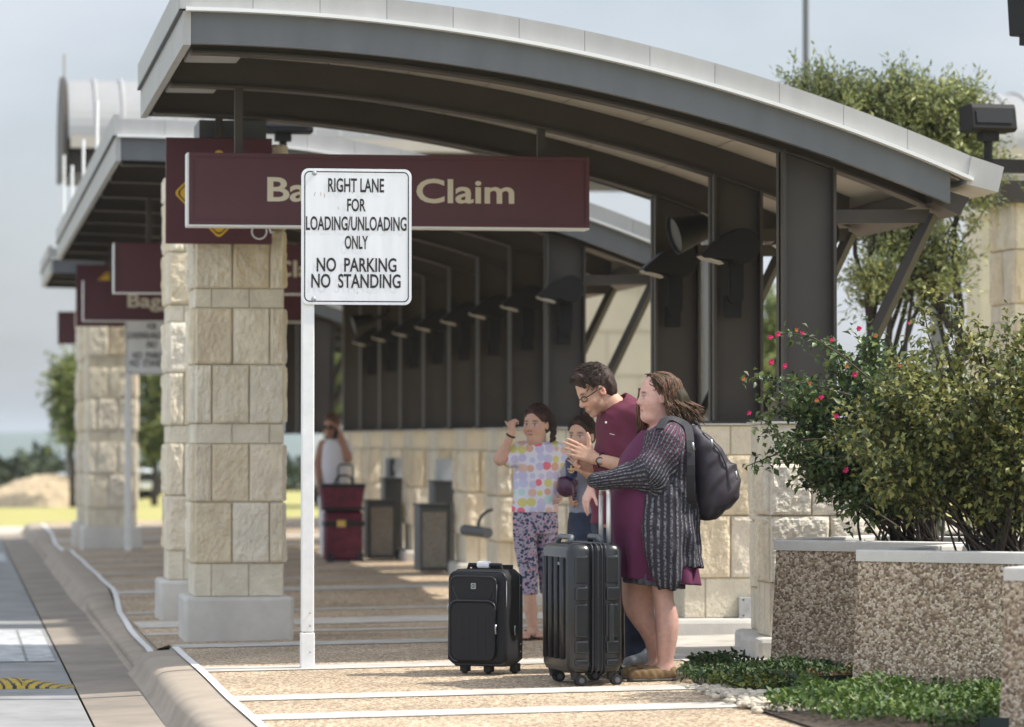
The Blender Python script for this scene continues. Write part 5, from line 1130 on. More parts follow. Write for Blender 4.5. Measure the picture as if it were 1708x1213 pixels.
for i in range(900):                                 # a second layer that lies on the scalp and runs back and down
    d = nrm(rng.normal(size=3)*np.array([1, 1, .9])+np.array([-.1, 0, .35])); p = np.array([-.022, 0, .046])+d*np.array([.099, .082, .087])
    if (p[0] > .045 and p[2] < .085) or (p[0] > .0 and p[2] < .015) or p[2] < -.02: continue
    ph = rng.uniform(0, 6); pts = [hd.w(*p)]; k_ = rng.uniform(1.0, 1.07)
    for j in range(rng.integers(6, 12)):
        q = (p-np.array([-.022, 0, .046]))/np.array([.099, .082, .087]); n_ = nrm(q/np.array([.099, .082, .087])); v = np.array([-.75, .25*np.sign(p[1]+1e-6)*(p[2] > .08), -.75+.3*math.sin(ph+j*.9)]); v = nrm(v-n_*(v @ n_))
        p = p+v*.012+np.cross(n_, v)*.0035*math.sin(ph+j*1.1)
        if p[2] > -.02: q = (p-np.array([-.022, 0, .046]))/np.array([.099, .082, .087]); p = np.array([-.022, 0, .046])+q/np.linalg.norm(q)*np.array([.099, .082, .087])*(1+(k_-1)*(j+1)/6)
        pts.append(hd.w(*p))
    paths.append(pts)
strands('hair_locks', M_HAIRW, wom, paths, .0031, 4)
paths = []
for i in range(40):
    p = np.array([.02+rng.uniform(0, .055), -.075-rng.uniform(0, .02), .05]); ph = rng.uniform(0, 6); paths.append([hd.w(*(p+np.array([.008*math.sin(8*q+ph)+.012*q, -.012*q, -.25*q*rng.uniform(.9, 1.0)]))) for q in np.linspace(0, 1, 9)])
strands('hair_side_locks', M_HAIRW, wom, paths, .0042, 5)
# backpack on her back
M_PACK = mat('dark plum grey nylon', (.034, .027, .036), .6, n_scale=5, n_amt=.2, bump=.0006, b_scale=300)
bp = thing('backpack', 'dark plum backpack worn on the back of the woman in the cardigan', 'backpack', tuple(J(1185, 870)), 'bags carried by the family')
Bk = SDF(J(1130, 900, -.34), J(1250, 690, .34), .006)
for L_r in ([(712, 1144, 1158, .08), (725, 1142, 1177, .125), (745, 1142, 1197, .155), (770, 1144, 1213, .17), (795, 1147, 1224, .175), (820, 1149, 1225, .175), (842, 1152, 1217, .17), (858, 1158, 1205, .15), (868, 1170, 1192, .11)],): Bk.loft(rows(J, L_r, -.03), 0, e=2.4)
Bk.loft(rows(J, [(775, 1190, 1226, .11), (800, 1192, 1231, .125), (830, 1188, 1229, .125), (850, 1185, 1216, .11)], -.05), .014)
Bk.warp(lambda x, y, z: cloth_wr(.0045, 13, 11)(x, y, z)+.0022*np.sin(42*(x-.9*z)+3*np.sin(8*z))+.0012*np.sin(95*(x-.5*z)+5*np.sin(11*z+3*y)))
finish(Bk, 'pack', M_PACK, bp)
strapm = mat('strap webbing', (.018, .016, .020), .7)
b = MB()
def ribbon(b, P, w, th, nv):                       # flat strap: half width w across, thickness th
    P = np.array(P, float); T = np.gradient(P, axis=0); T /= np.linalg.norm(T, axis=1)[:, None]; nv = np.broadcast_to(np.array(nv, float), P.shape); B_ = np.cross(T, nv); B_ /= np.linalg.norm(B_, axis=1)[:, None]; N_ = np.cross(B_, T)
    V = np.stack([P+B_*w+N_*th, P-B_*w+N_*th, P-B_*w-N_*th, P+B_*w-N_*th], 1).reshape(-1, 3); n = len(P)
    b.add(V, [(i*4+k, i*4+4+k, i*4+4+(k+1) % 4, i*4+(k+1) % 4) for i in range(n-1) for k in range(4)]+[(0, 1, 2, 3), tuple(4*(n-1)+k for k in (3, 2, 1, 0))])
def smooth_path(P, n=24):
    P = np.array(P, float); k = len(P); t = np.linspace(0, k-1, n); o = []
    for x in t:
        i = min(k-2, int(x)); f = x-i; p0, p1, p2, p3 = P[max(0, i-1)], P[i], P[i+1], P[min(k-1, i+2)]
        o.append(.5*((2*p1)+(-p0+p2)*f+(2*p0-5*p1+4*p2-p3)*f*f+(-p0+3*p1-3*p2+p3)*f**3))
    return np.array(o)
SP = smooth_path([J(1100, 716, -.255), J(1108, 702, -.20), J(1120, 699, -.17), J(1135, 704, -.17), J(1147, 714, -.20), J(1151, 740, -.255), J(1152, 780, -.28), J(1152, 825, -.25), J(1156, 848, -.20)])
ribbon(b, SP, .022, .007, np.array([J(1130, 770, 0)-p for p in SP])); b.build('shoulder_strap', strapm, bp, smooth=False, bevel=.003)
b = MB(); b.tube(smooth_path([J(1149, 716, -.02), J(1152, 704, -.03), J(1162, 706, -.03), J(1166, 716, -.03)], 12), .012, 8); b.build('grab_loop', strapm, bp, smooth=True)
b = MB()
for u, v in ((1227, 786), (1186, 733), (1155, 738)):
    b = MB(); b.tube([J(u, v, -.2 if u > 1160 else -.285), J(u+3, v+14, -.2 if u > 1160 else -.285)], .006, 6); b.build('zip_pull', M_STEEL, bp, smooth=True)
b = MB(); b.tube(smooth_path([J(1172, 722, -.15), J(1200, 752, -.185), J(1214, 790, -.19), J(1212, 830, -.19), J(1196, 858, -.17)]), .005, 6); b.build('zip', M_PIPE, bp, smooth=True)
# ================================================================ the man
Y0 = 18.95; J = J_(Y0); mx0 = J(1045, 1120)[0]; man = thing('person', 'man in glasses and a maroon polo shirt looking down at his hands, behind the woman', 'person', (mx0, Y0, gz(mx0)), 'family waiting with luggage')
P0, P1 = J(930, 1130), J(1100, 595)
S2 = SDF((P0[0], Y0-.38, -.02), (P1[0], Y0+.38, P1[2]), .004)
hd = Head(J(993.5, 652.5, -.02), (-.86, -.20, -.50), up=(-.50, -.05, .86), size=1.05, jaw=1.0); hd.build(S2)
S2.cap(hd.w(-.03, 0, -.05), J(1037, 690, 0), .058, .066, .03)
S2.loft(rows(J, [(690, 1012, 1070, .14), (745, 998, 1080, .17), (800, 994, 1076, .16), (880, 990, 1074, .16)]))
for dy, hx in ((-.1, 1062), (.12, 1034)): S2.cap(J(hx-6, 900, dy), J(hx+4, 1100, dy), .075, .05, .02)
wr = J(992.5, 765, -.13); S2.cap(J(1066, 715, -.19), J(1056, 781, -.22), .055, .046, .02); S2.cap(J(1056, 781, -.22), wr, .044, .029, .02)
hand(S2, wr+np.array([-.004, 0, .002]), (-.93, .12, .42), (.12, .95, -.2), -1, 1.05, (.05, .08, .1, .16), thumb=(-.10, .0, 1), spread=.03)
w2 = J(996, 781, .01); S2.cap(J(1022, 712, .16), J(1016, 786, .20), .055, .046, .02); S2.cap(J(1016, 786, .20), w2, .042, .029, .02)
hand(S2, w2, (-.95, -.25, .30), (.1, -.9, .25), 1, 1.02, (.25, .4, .5, .6), thumb=(-.5, -.3, .7), spread=.03)
V, F = S2.mesh(); col = np.tile(np.array([.60, .355, .245]), (len(V), 1)); hd.paint(V, col, brow=(.05, .03, .02), lip=(.46, .2, .16), flush=.6)
q = hd.loc(V); bd = np.clip((.045-q[:, 2]*0-np.abs(q[:, 2]+.075))/.03, 0, 1)*(q[:, 0] > .0)*(np.abs(q[:, 1]) < .08)*.25; col = col*(1-bd[:, None])+np.array([.25, .17, .13])*bd[:, None]
er = np.exp(-((q[:, 0]+.006)/.02)**2-((np.abs(q[:, 1])-.079)/.012)**2-((q[:, 2]+.006)/.03)**2)[:, None]*.6; col = col*(1-er)+np.array([.72, .26, .20])*er
link_mesh('body', V, F, SKIN, man, smooth=True, col=col)
M_POLO = mat('maroon cotton', (.115, .014, .036), .85, n_scale=8, n_amt=.12, bump=.0005, b_scale=350)
D = SDF((P0[0]+.1, Y0-.36, .55), (P1[0]+.04, Y0+.36, 1.5), .006)
D.loft(rows(J, [(668, 1030, 1058, .09), (678, 1014, 1068, .15), (690, 1004, 1076, .19), (706, 998.5, 1083, .205), (745, 992.5, 1087, .205), (785, 989, 1085, .19), (830, 986, 1083, .185), (880, 983, 1083, .19)]), 0)
for dy, eu, ev in ((-.19, 1060, 758), (.17, 1018, 762)):
    a, c = J(1064 if dy < 0 else 1024, 702, dy*.95), J(eu, ev, dy*1.12); D.cap(a, c, .085, .068, .04)
    if dy > 0: pass
D.warp(lambda x, y, z: cloth_wr(.0055, 13, 15, .6)(x, y, z)+.002*np.sin(60*(z+.6*x)+3*np.sin(9*x))); D.cut((0, 0, J(0, 876.5)[2]), (0, 0, -1)); D.ell(hd.w(-.045, 0, -.135), (.06, .06, .07), hd.B, .01, 'sub'); finish(D, 'polo_shirt', M_POLO, man)
Q = SDF(J(985, 720, -.2), J(1075, 640, .2), .0045); nb_ = nrm(J(1037, 690)-hd.w(-.03, 0, -.05)); cc = J(1033, 680, 0)
Q.cap(cc-nb_*.045, cc+nb_*.03, .082, .10, .01); Q.cap(cc-nb_*.06, cc+nb_*.05, .068, .080, .004, 'sub'); Q.cut(cc-nb_*.030, -nb_); fr = J(1000, 690, -.05); Q.cap(fr, fr+np.array([.02, -.05, .12]), .028, .03, .01, 'sub'); finish(Q, 'collar', M_POLO, man)
b = MB(); b.ball(J(1010.5, 705, -.195), (.006, .004, .006)); b.build('button', M_SIGNW, man, smooth=True)
b = MB(); b.tube([J(1017, 723.5, -.203), J(1025, 725.5, -.21)], .0018, 4); b.build('pocket_stitch', M_CREAM, man)
M_DENIM = mat('dark denim', (.018, .026, .052), .85, n_scale=14, n_amt=.35, bump=.0005, b_scale=400)
D = SDF((P0[0]+.1, Y0-.34, 0.02), (P1[0]+.04, Y0+.36, .9), .0065); D.loft(rows(J, [(865, 989, 1078, .165), (905, 988, 1080, .17), (935, 990, 1082, .165)]), 0)
D.loft(rows(J, [(910, 1012, 1082, .1), (960, 1018, 1082, .095), (1020, 1028, 1080, .085), (1070, 1036, 1083, .078), (1090, 1042, 1087, .075), (1100, 1043, 1087, .074)], -.09), .03)
D.loft(rows(J, [(910, 992, 1062, .1), (960, 998, 1060, .095), (1020, 1004, 1056, .085), (1070, 1010, 1054, .078), (1107, 1012, 1054, .074)], .12), .01)
D.warp(cloth_wr(.0045, 20, 26, .3)); finish(D, 'jeans', M_DENIM, man)
M_SNEAK = mat('grey sneaker fabric', (.24, .25, .255), .7, n_scale=40, n_amt=.2); M_SOLE = mat('white rubber sole', (.58, .58, .54), .6)
for dy, hx, tx in ((-.12, 1082, 1050), (.12, 1040, 1008)):
    a, c = J(hx, 1112, dy), J(tx, 1118, dy-.05); g0 = gz(a[0]); a[2] = g0+.058; c[2] = g0+.045; Q = SDF(np.minimum(a, c)-.1, np.maximum(a, c)+.12, .005); Q.cap(a, c, .045, .036, .02); Q.cap(a+np.array([-.03, 0, .03]), a*.5+c*.5+np.array([0, 0, .015]), .045, .035, .02); Q.cut((0, 0, g0+.03), (0, 0, -1)); o = finish(Q, 'sneaker', M_SNEAK, man)
    Q = SDF(np.minimum(a, c)-.1, np.maximum(a, c)+.1, .005); a[2] = c[2] = g0+.02; Q.cap(a, c, .049, .042, .01); Q.cut((0, 0, g0+.002), (0, 0, -1)); Q.cut((0, 0, g0+.034), (0, 0, 1)); finish(Q, 'sole', M_SOLE, o)
    b = MB()
    for k in range(4): p = a*(.75-.17*k)+c*(.25+.17*k); b.tube([p+np.array([.01, -.03, .072-.012*k]), p+np.array([-.005, 0, .082-.013*k]), p+np.array([.01, .03, .07-.012*k])], .004, 5)
    b.build('lace', M_SIGNW, o)
M_HAIRM = hairmat('short dark brown hair', (.022, .015, .011), (.055, .036, .024), .5); Hh = SDF(hd.c-.19, hd.c+.19, .005)
Hh.ell(hd.w(-.018, 0, .055), np.array((.101, .081, .085))*hd.s, hd.B, .01); Hh.ell(hd.w(-.055, 0, -.0), np.array((.060, .078, .080))*hd.s, hd.B, .03); Hh.cap(hd.w(.055, -.03, .108), hd.w(.06, .04, .108), .026, .026, .03)
Hh.ell(hd.w(.105, 0, .004), np.array((.075, .068, .078)), hd.B, .008, 'sub'); Hh.ell(hd.w(.035, .085, -.03), (.055, .035, .055), hd.B, .008, 'sub'); Hh.ell(hd.w(.035, -.085, -.03), (.055, .035, .055), hd.B, .008, 'sub'); Hh.ell(hd.w(-.02, 0, -.12), (.12, .1, .055), hd.B, .01, 'sub')
Hh.warp(cloth_wr(.0018, 110, 60)); finish(Hh, 'hair', M_HAIRM, man)
paths = []
for i in range(1000):
    d = nrm(rng.normal(size=3)*np.array([1, 1, .8])+np.array([.1, 0, .5])); p = np.array([-.018, 0, .055])+d*np.array([.100, .080, .084])*hd.s/1.05
    if p[0] > .045 and p[2] < .095: continue
    if p[2] < .02 and p[0] > -.01: continue
    fw = nrm(np.array([.75, .12*rng.normal(), -.05])+.30*d+.10*rng.normal(size=3)); L = rng.uniform(.02, .040); paths.append([hd.w(*(p+fw*L*q+d*.006*math.sin(q*2.6))) for q in (0, .35, .7, 1)])
strands('hair_tufts', M_HAIRM, man, paths, .0017, 4)
b = MB(); e_ = [hd.w(-.004, .083, .012), hd.w(.05, .075, .008), hd.w(.092, .058, .004)]; b.tube(e_, .0026, 5); b.tube([hd.w(x, -y, z) for x, y, z in ((-.004, .083, .012), (.05, .075, .008), (.092, .058, .004))], .0026, 5)
for s_ in (-1, 1): b.tube([hd.w(.100-.010*abs(math.cos(a)*.022+.034)/.03, s_*(.034+.022*math.cos(a)), .0+.015*math.sin(a)) for a in np.linspace(0, 2*math.pi, 18)], .0021, 5)
b.tube([hd.w(.096, -.012, .003), hd.w(.104, 0, .006), hd.w(.096, .012, .003)], .002, 5); b.build('glasses', M_BLACK, man, smooth=True)
wc = wr+np.array([.028, 0, -.008]); wd = nrm(J(1056, 781, -.22)-wr); B = basis(wd); b = MB(); n = 20
b.tube([wc+.0345*(math.cos(a)*B[1]+math.sin(a)*B[2]) for a in np.linspace(0, 2*math.pi, n)], .008, 6); wt = b.build('wristwatch', M_BLACK, man, smooth=True)
fn = nrm(np.array([-.25, -1, -.1])); c = wc+fn*.038; Bf = basis(fn); V = []; b = MB()
for h_, r in ((-.006, .021), (.007, .021), (.008, .018), (.0065, .0175)): V += [c+fn*h_+r*(math.cos(a)*Bf[1]+math.sin(a)*Bf[2]) for a in np.linspace(0, 2*math.pi, n, endpoint=False)]
b.add(V, [(j*n+i, j*n+(i+1) % n, (j+1)*n+(i+1) % n, (j+1)*n+i) for j in range(3) for i in range(n)]+[tuple(range(n))]); b.build('case', M_BLACK, wt)
b = MB(); b.add([c+fn*.0072+a*Bf[1]*.0115+e*Bf[2]*.009 for a, e in ((-1, -1), (1, -1), (1, 1), (-1, 1))], [(0, 1, 2, 3)]); b.build('display', mat('watch display', (.42, .46, .45), .3), wt)
# ================================================================ the girl pointing over her shoulder
def spots(name, base, cols, scale, size, rand=.5, soft=.05):
    m = bpy.data.materials.new(name); m.use_nodes = True; nt = m.node_tree; N = nt.nodes; L = nt.links.new; p = N['Principled BSDF']; p.inputs['Roughness'].default_value = .85
    co = N.new('ShaderNodeTexCoord'); mpp = N.new('ShaderNodeMapping'); mpp.inputs['Scale'].default_value = (1, .0, 1); L(co.outputs['Object'], mpp.inputs[0]); out = None; c = None
    for i, (cl, sc, sz) in enumerate(zip(cols, scale, size)):
        v = N.new('ShaderNodeTexVoronoi'); v.inputs['Scale'].default_value = sc; v.inputs['Randomness'].default_value = rand; L(mpp.outputs[0], v.inputs['Vector']); mpp.inputs['Scale'].default_value = (1, .0001, 1)
        mr = N.new('ShaderNodeMapRange'); mr.inputs[1].default_value = sz; mr.inputs[2].default_value = sz+soft; mr.inputs[3].default_value = 1; mr.inputs[4].default_value = 0; L(v.outputs['Distance'], mr.inputs[0])
        q = N.new('ShaderNodeMix'); q.data_type = 'RGBA'; L(mr.outputs[0], q.inputs[0])
        if out is None: q.inputs[6].default_value = (*base, 1)
        else: L(out, q.inputs[6])
        if isinstance(cl[0], tuple):
            r = N.new('ShaderNodeValToRGB'); r.color_ramp.interpolation = 'CONSTANT'; e = r.color_ramp.elements; e[0].color = (*cl[0], 1); e[0].position = 0; e[1].color = (*cl[1], 1); e[1].position = 1/len(cl)
            for k in range(2, len(cl)): e.new(k/len(cl)).color = (*cl[k], 1)
            s_ = N.new('ShaderNodeSeparateColor'); L(v.outputs['Color'], s_.inputs[0]); L(s_.outputs[0], r.inputs[0]); L(r.outputs[0], q.inputs[7])
        else: q.inputs[7].default_value = (*cl, 1)
        out = q.outputs[2]
    L(out, p.inputs['Base Color']); return m
M_DOTS = spots('pastel dotted jersey', (.68, .66, .72), [[(.74, .17, .23), (.64, .38, .28), (.46, .63, .62), (.62, .57, .20), (.52, .48, .66), (.66, .45, .38), (.52, .52, .70), (.56, .50, .66)]], [19], [.50], .42, .05)
M_FLOR = spots('floral leggings', (.36, .33, .40), [(.55, .22, .30), (.035, .045, .10), (.04, .05, .12)], [55, 48, 75], [.30, .40, .28], 1.0, .06)
def child(label, Y0, hc, fwd, size, P, skin, shirt, legs, hairm, group='family waiting with luggage', h=.0058, **kw):
    pass
Y0 = 21.95; J = J_(Y0); gx0 = J(893, 1066)[0]; girl = thing('person', 'girl with a dark braid, pastel dotted T-shirt and floral leggings, thumb raised', 'person', (gx0, Y0, gz(gx0, Y0)), 'family waiting with luggage')
P0, P1 = J(818, 1075), J(960, 668)
S3 = SDF((P0[0], Y0-.34, -.02), (P1[0], Y0+.3, P1[2]), .0044)
hd = Head(J(895, 708.5, -.02), (-.58, -.81, -.02), size=.95, child=1.0, fat=.6, jaw=1.06); hd.build(S3); S3.cap(hd.w(-.02, 0, -.06), J(897, 752), .050, .056, .02)
S3.loft(rows(J, [(745, 868, 926, .07), (790, 864, 926, .085), (850, 860, 926, .095), (880, 860, 928, .10)]))
LEG1 = [(870, 856, 896, .095), (900, 857, 895, .092), (930, 861, 896, .082), (955, 866, 897, .072), (975, 869, 897, .068), (997, 871, 897, .062)]; LEG2 = [(870, 890, 930, .095), (900, 892, 930, .092), (930, 895, 929, .082), (955, 898, 928, .072), (975, 900, 928, .068), (997, 902, 928, .062)]
for LG, o, dy in ((LEG1, 0, -.03), (LEG2, 30, .02)):
    S3.loft(rows(J, [(r[0], r[1]+3, r[2]-3, r[3]*.85) for r in LG]+[(1015, 874+o, 896+o, .045), (1035, 878+o, 896+o, .04), (1050, 881+o, 897+o, .034), (1064, 880+o, 898+o, .034)], dy))
    a, c = J(890+o, 1062, dy+.02), J(872+o, 1065, dy-.10); a[2] = gz(a[0], Y0)+.04; c[2] = gz(a[0], Y0)+.028; S3.cap(a, c, .030, .022, .02)
    for i in range(5): f = c+np.array([-.03+.012*i, -.02-.004*i, -.006]); S3.cap(f+np.array([.012, .02, 0]), f, .010, .008, .004)
sA, eA, wA = J(860, 755, -.02), J(834, 766, -.06), J(853, 724, -.10); S3.cap(sA, eA, .040, .036, .02); S3.cap(eA, wA, .037, .023, .02)
hand(S3, wA, (.0, -.15, 1), (.75, .6, -.1), -1, .78, (1.2, 1.35, 1.4, 1.4), thumb=(-.75, -.1, .75))
sB, eB, wB = J(930, 756, 0), J(945, 785, .03), J(936, 815, -.10); S3.cap(sB, eB, .040, .034, .02); S3.cap(eB, wB, .033, .022, .02); hand(S3, wB, (-.1, -.3, -1), (-1, 0, 0), 1, .76, (.8, .9, .9, .9))
V, F = S3.mesh(); col = np.tile(np.array([.56, .34, .245]), (len(V), 1)); hd.paint(V, col, brow=(.07, .04, .03), lip=(.50, .18, .16), flush=.8); link_mesh('body', V, F, SKIN, girl, smooth=True, col=col)
D = SDF((P0[0], Y0-.26, .6), (P1[0]+.05, Y0+.26, 1.35), .006)
D.loft(rows(J, [(737, 878, 918, .055), (742, 866, 927, .085), (752, 861, 933, .10), (775, 859, 932, .112), (805, 858, 931, .115), (835, 855, 932, .12), (862, 853, 934, .128)]), 0); D.cap(J(866, 752), J(851, 766, -.04), .058, .054, .03); D.cap(J(926, 752), J(941, 774, .02), .058, .052, .03)
D.warp(cloth_wr(.003, 22, 18, 1.)); D.cut((0, 0, J(0, 857)[2]), (0, 0, -1)); D.ell(hd.w(-.02, 0, -.15), (.075, .07, .05), None, .01, 'sub'); finish(D, 'tee_shirt', M_DOTS, girl)
D = SDF((P0[0]+.1, Y0-.2, .2), (P1[0], Y0+.22, .9), .006); D.loft(rows(J, [(845, 858, 929, .11), (870, 856, 930, .12), (890, 856, 930, .118)]), 0)
for LG, dy in ((LEG1, -.03), (LEG2, .02)): D.loft(rows(J, LG, dy), .008)
D.warp(cloth_wr(.0015, 35, 30)); D.cut((0, 0, J(0, 997)[2]), (0, 0, -1)); finish(D, 'leggings', M_FLOR, girl)
for o, dy in ((0, -.03), (30, .02)):
    a, c = J(890+o, 1062, dy+.02), J(866+o, 1065, dy-.12); g0 = gz(a[0], Y0); b = MB(); u = nrm((c-a)*np.array([1, 1, 0])); n_ = np.array([-u[1], u[0], 0]); Pn = [a+np.array([0, 0, g0-a[2]])+u*(t*.185-.035)+n_*.036*math.sin(math.pi*(.12+.76*t))*s_ for s_, ts in ((1, np.linspace(0, 1, 9)), (-1, np.linspace(1, 0, 9))) for t in ts]
    b.add([p+np.array([0, 0, z]) for z in (.002, .016) for p in Pn], [tuple(range(17, -1, -1)), tuple(range(18, 36))]+[(i, (i+1) % 18, 18+(i+1) % 18, 18+i) for i in range(18)]); m_ = a+u*.07; m_[2] = g0; b.tube([m_+n_*.04+np.array([0, 0, .01]), m_+u*.03+np.array([0, 0, .06]), m_-n_*.04+np.array([0, 0, .01])], .007, 6); b.build('sandal', mat('brown sandal leather', (.07, .035, .025), .7), girl)
M_HAIRG = hairmat('dark brown girl hair', (.020, .012, .009), (.05, .028, .018), .5); Hh = SDF(hd.c-.2, hd.c+.2, .0055); Hh.ell(hd.w(-.013, 0, .051), np.array((.105, .084, .090))*hd.s, hd.B, .01); Hh.ell(hd.w(-.06, 0, 0), np.array((.055, .075, .07))*hd.s, hd.B, .03)
Hh.ell(hd.w(.098, 0, -.012), (.080, .070, .082), hd.B, .008, 'sub'); Hh.ell(hd.w(.03, .085, -.05), (.06, .04, .06), hd.B, .008, 'sub'); Hh.ell(hd.w(.03, -.085, -.05), (.06, .04, .06), hd.B, .008, 'sub'); Hh.warp(cloth_wr(.0015, 90, 50)); finish(Hh, 'hair', M_HAIRG, girl)
Br = SDF(J(905, 745, -.2), J(935, 680, .2), .005); pb = smooth_path([J(908, 691, .0), J(917, 694, -.02), J(922.5, 705, -.03), J(923, 719, -.04), J(922, 734, -.05)], 13)
for i, p in enumerate(pb):
    r = .026-.0008*i
    for s_ in (-1, 1): Br.ell(p+np.array([s_*.009, 0, .004*s_*(-1)**i]), (r*.72, r*.8, r*.8), None, .003)
finish(Br, 'braid', M_HAIRG, girl); strands('hair_strands', M_HAIRG, girl, scalp(hd, 420, (.107, .086, .092), (-.013, 0, .051), lambda p: not ((p[0] > .04 and p[2] < .08) or (p[0] > -.01 and p[2] < .0) or p[2] < -.03), back=(-.9, -.35), jit=.12, lift=1.02), .0024, 4); b = MB(); B = basis(nrm(wA-eA)); b.tube([wA-B[0]*.012+.026*(math.cos(a)*B[1]+math.sin(a)*B[2]) for a in np.linspace(0, 2*math.pi, 16)], .006, 6); b.build('bracelet', M_DARKLAMP, girl, smooth=True)
# ================================================================ the smaller child half hidden behind the man's hands
Y0 = 20.9; J = J_(Y0); cx0 = J(972, 1080)[0]; kid = thing('person', 'younger child in a grey T-shirt and jeans, face half hidden behind the man\'s hands', 'person', (cx0, Y0, gz(cx0, Y0)), 'family waiting with luggage')
P0, P1 = J(925, 1085), J(1025, 685); S4 = SDF((P0[0], Y0-.3, -.02), (P1[0], Y0+.3, P1[2]), .0046)
hd = Head(J(969.5, 728, -.02), (-.55, -.82, -.04), size=.94, child=1.0, fat=.4); hd.build(S4); S4.cap(hd.w(-.02, 0, -.06), J(973, 775), .046, .052, .02)
S4.loft(rows(J, [(765, 953, 995, .07), (800, 953, 993, .08), (868, 955, 989, .085), (890, 957, 989, .08)]))
for o, dy in ((0, -.03), (22, .03)): S4.loft(rows(J, [(880, 956+o, 976+o, .065), (960, 957+o, 975+o, .055), (1060, 958+o, 974+o, .04), (1075, 956+o, 974+o, .04)], dy)); a, c = J(966+o, 1078, dy), J(950+o, 1080, dy-.08); a[2] = c[2] = gz(cx0, Y0)+.03; S4.cap(a, c, .030, .024, .02)
S4.cap(J(993, 770, -.03), J(991, 800, -.10), .036, .032, .02); S4.cap(J(991, 800, -.10), J(972, 785, -.2), .031, .022, .02); hand(S4, J(972, 785, -.2), (-.6, -.2, .7), (-.5, .6, .4), 1, .7)
S4.cap(J(955, 770), J(945, 802), .036, .03, .02); S4.cap(J(945, 802), J(950, 820, -.1), .030, .021, .02); hand(S4, J(950, 820, -.1), (.1, -.3, -1), (1, 0, 0), -1, .7, (.8, .9, .9, .9))
V, F = S4.mesh(); col = np.tile(np.array([.52, .31, .215]), (len(V), 1)); hd.paint(V, col, brow=(.04, .025, .02), flush=.5); link_mesh('body', V, F, SKIN, kid, smooth=True, col=col)
D = SDF((P0[0], Y0-.25, .5), (P1[0]+.05, Y0+.25, 1.3), .0065); D.loft(rows(J, [(757, 962, 990, .05), (763, 955, 997, .08), (775, 952, 1000, .10), (820, 951, 997, .105), (873, 952, 992, .11)]), 0); D.cap(J(993, 772, -.03), J(994, 792, -.08), .052, .048, .03); D.cap(J(956, 772), J(948, 792), .05, .046, .03); D.warp(cloth_wr(.003, 20, 18, 2.)); D.cut((cx0, 0, J(0, 870)[2]), (.2, 0, -1)); finish(D, 'tee_shirt', mat('grey marl jersey', (.26, .26, .31), .85, n_scale=60, n_amt=.12), kid)
b = MB(); rs = np.random.default_rng(3)
for k in range(26): u, v = 953+rs.uniform(0, 9), rs.uniform(793, 848); a = rs.uniform(0, 6.28); b.tube([J(u+2.2*math.cos(a+q), v+2.6*math.sin(a+q), -.103-.008*(u > 957)) for q in (0, 1.1, 2.3)], .0035, 4, col=[(.04, .05, .10), (.45, .10, .12), (.03, .03, .05)][k % 3])
b.build('shirt_print', mat('printed motif', (1, 1, 1), .8, attr=True), kid)
D = SDF((P0[0], Y0-.22, .02), (P1[0], Y0+.22, .85), .0065); D.loft(rows(J, [(856, 950, 994, .125), (890, 948, 997, .135), (908, 948, 998, .13)]), 0)
for o, dy in ((0, -.03), (22, .03)): D.loft(rows(J, [(890, 949+o, 980+o, .105), (960, 953+o, 978+o, .07), (1060, 955+o, 976+o, .055), (1070, 954+o, 976+o, .055)], dy), .01)
D.warp(cloth_wr(.003, 30, 24)); finish(D, 'jeans', M_DENIM, kid)
Hh = SDF(hd.c-.2, hd.c+.2, .006); Hh.ell(hd.w(-.013, 0, .050), np.array((.104, .083, .089))*hd.s, hd.B, .01); Hh.ell(hd.w(-.06, 0, 0), np.array((.052, .073, .065))*hd.s, hd.B, .03); Hh.ell(hd.w(.102, 0, -.010), (.080, .074, .082), hd.B, .008, 'sub'); Hh.ell(hd.w(.03, .085, -.05), (.06, .04, .06), hd.B, .008, 'sub'); Hh.ell(hd.w(.03, -.085, -.05), (.06, .04, .06), hd.B, .008, 'sub'); Hh.warp(cloth_wr(.0012, 90, 50)); finish(Hh, 'hair', M_HAIRG, kid); strands('hair_strands', M_HAIRG, kid, scalp(hd, 360, (.106, .085, .091), (-.013, 0, .050), lambda p: not ((p[0] > .04 and p[2] < .08) or (p[0] > -.01 and p[2] < .0) or p[2] < -.03), back=(-.9, -.4), jit=.12, lift=1.02), .0024, 4)
bag = thing('shoulder_bag', 'small purple bag with a gold anchor carried between the two children', 'bag', tuple(J(945, 830, -.15)), 'bags carried by the family')
Q = SDF(J(922, 840, -.32), J(970, 760, .0), .005); Q.ell(J(944, 811, -.16), (.055, .05, .062), None, .02); Q.warp(cloth_wr(.004, 40, 35)); finish(Q, 'pouch', mat('plum vinyl', (.055, .012, .04), .35), bag)
Q = SDF(J(930, 810, -.3), J(975, 755, .0), .0045); Q.cap(J(953, 772, -.16), J(953, 792, -.17), .038, .034, .01); finish(Q, 'flap', mat('navy vinyl', (.012, .02, .075), .4), bag)
b = MB(); M_GOLD = mat('gold print', (.62, .42, .12), .4); o = lambda du, dv: J(953+du, 784+dv, -.213)
b.tube([o(0, -5), o(0, 4)], .0035, 5); b.tube([o(-2.4, -2.5), o(2.4, -2.5)], .003, 5); b.tube([o(4*math.cos(a), 1+3.6*math.sin(a)) for a in np.linspace(.1, math.pi-.1, 9)], .0035, 5); b.tube([o(1.2*math.cos(a), -6+1.2*math.sin(a)) for a in np.linspace(0, 6.28, 9)], .0025, 5); b.build('anchor', M_GOLD, bag)
b = MB(); b.tube(smooth_path([J(958, 752, -.12), J(962, 768, -.16), J(958, 790, -.17)], 10), .012, 6); b.build('strap', mat('magenta strap', (.38, .02, .20), .6), bag, smooth=True)
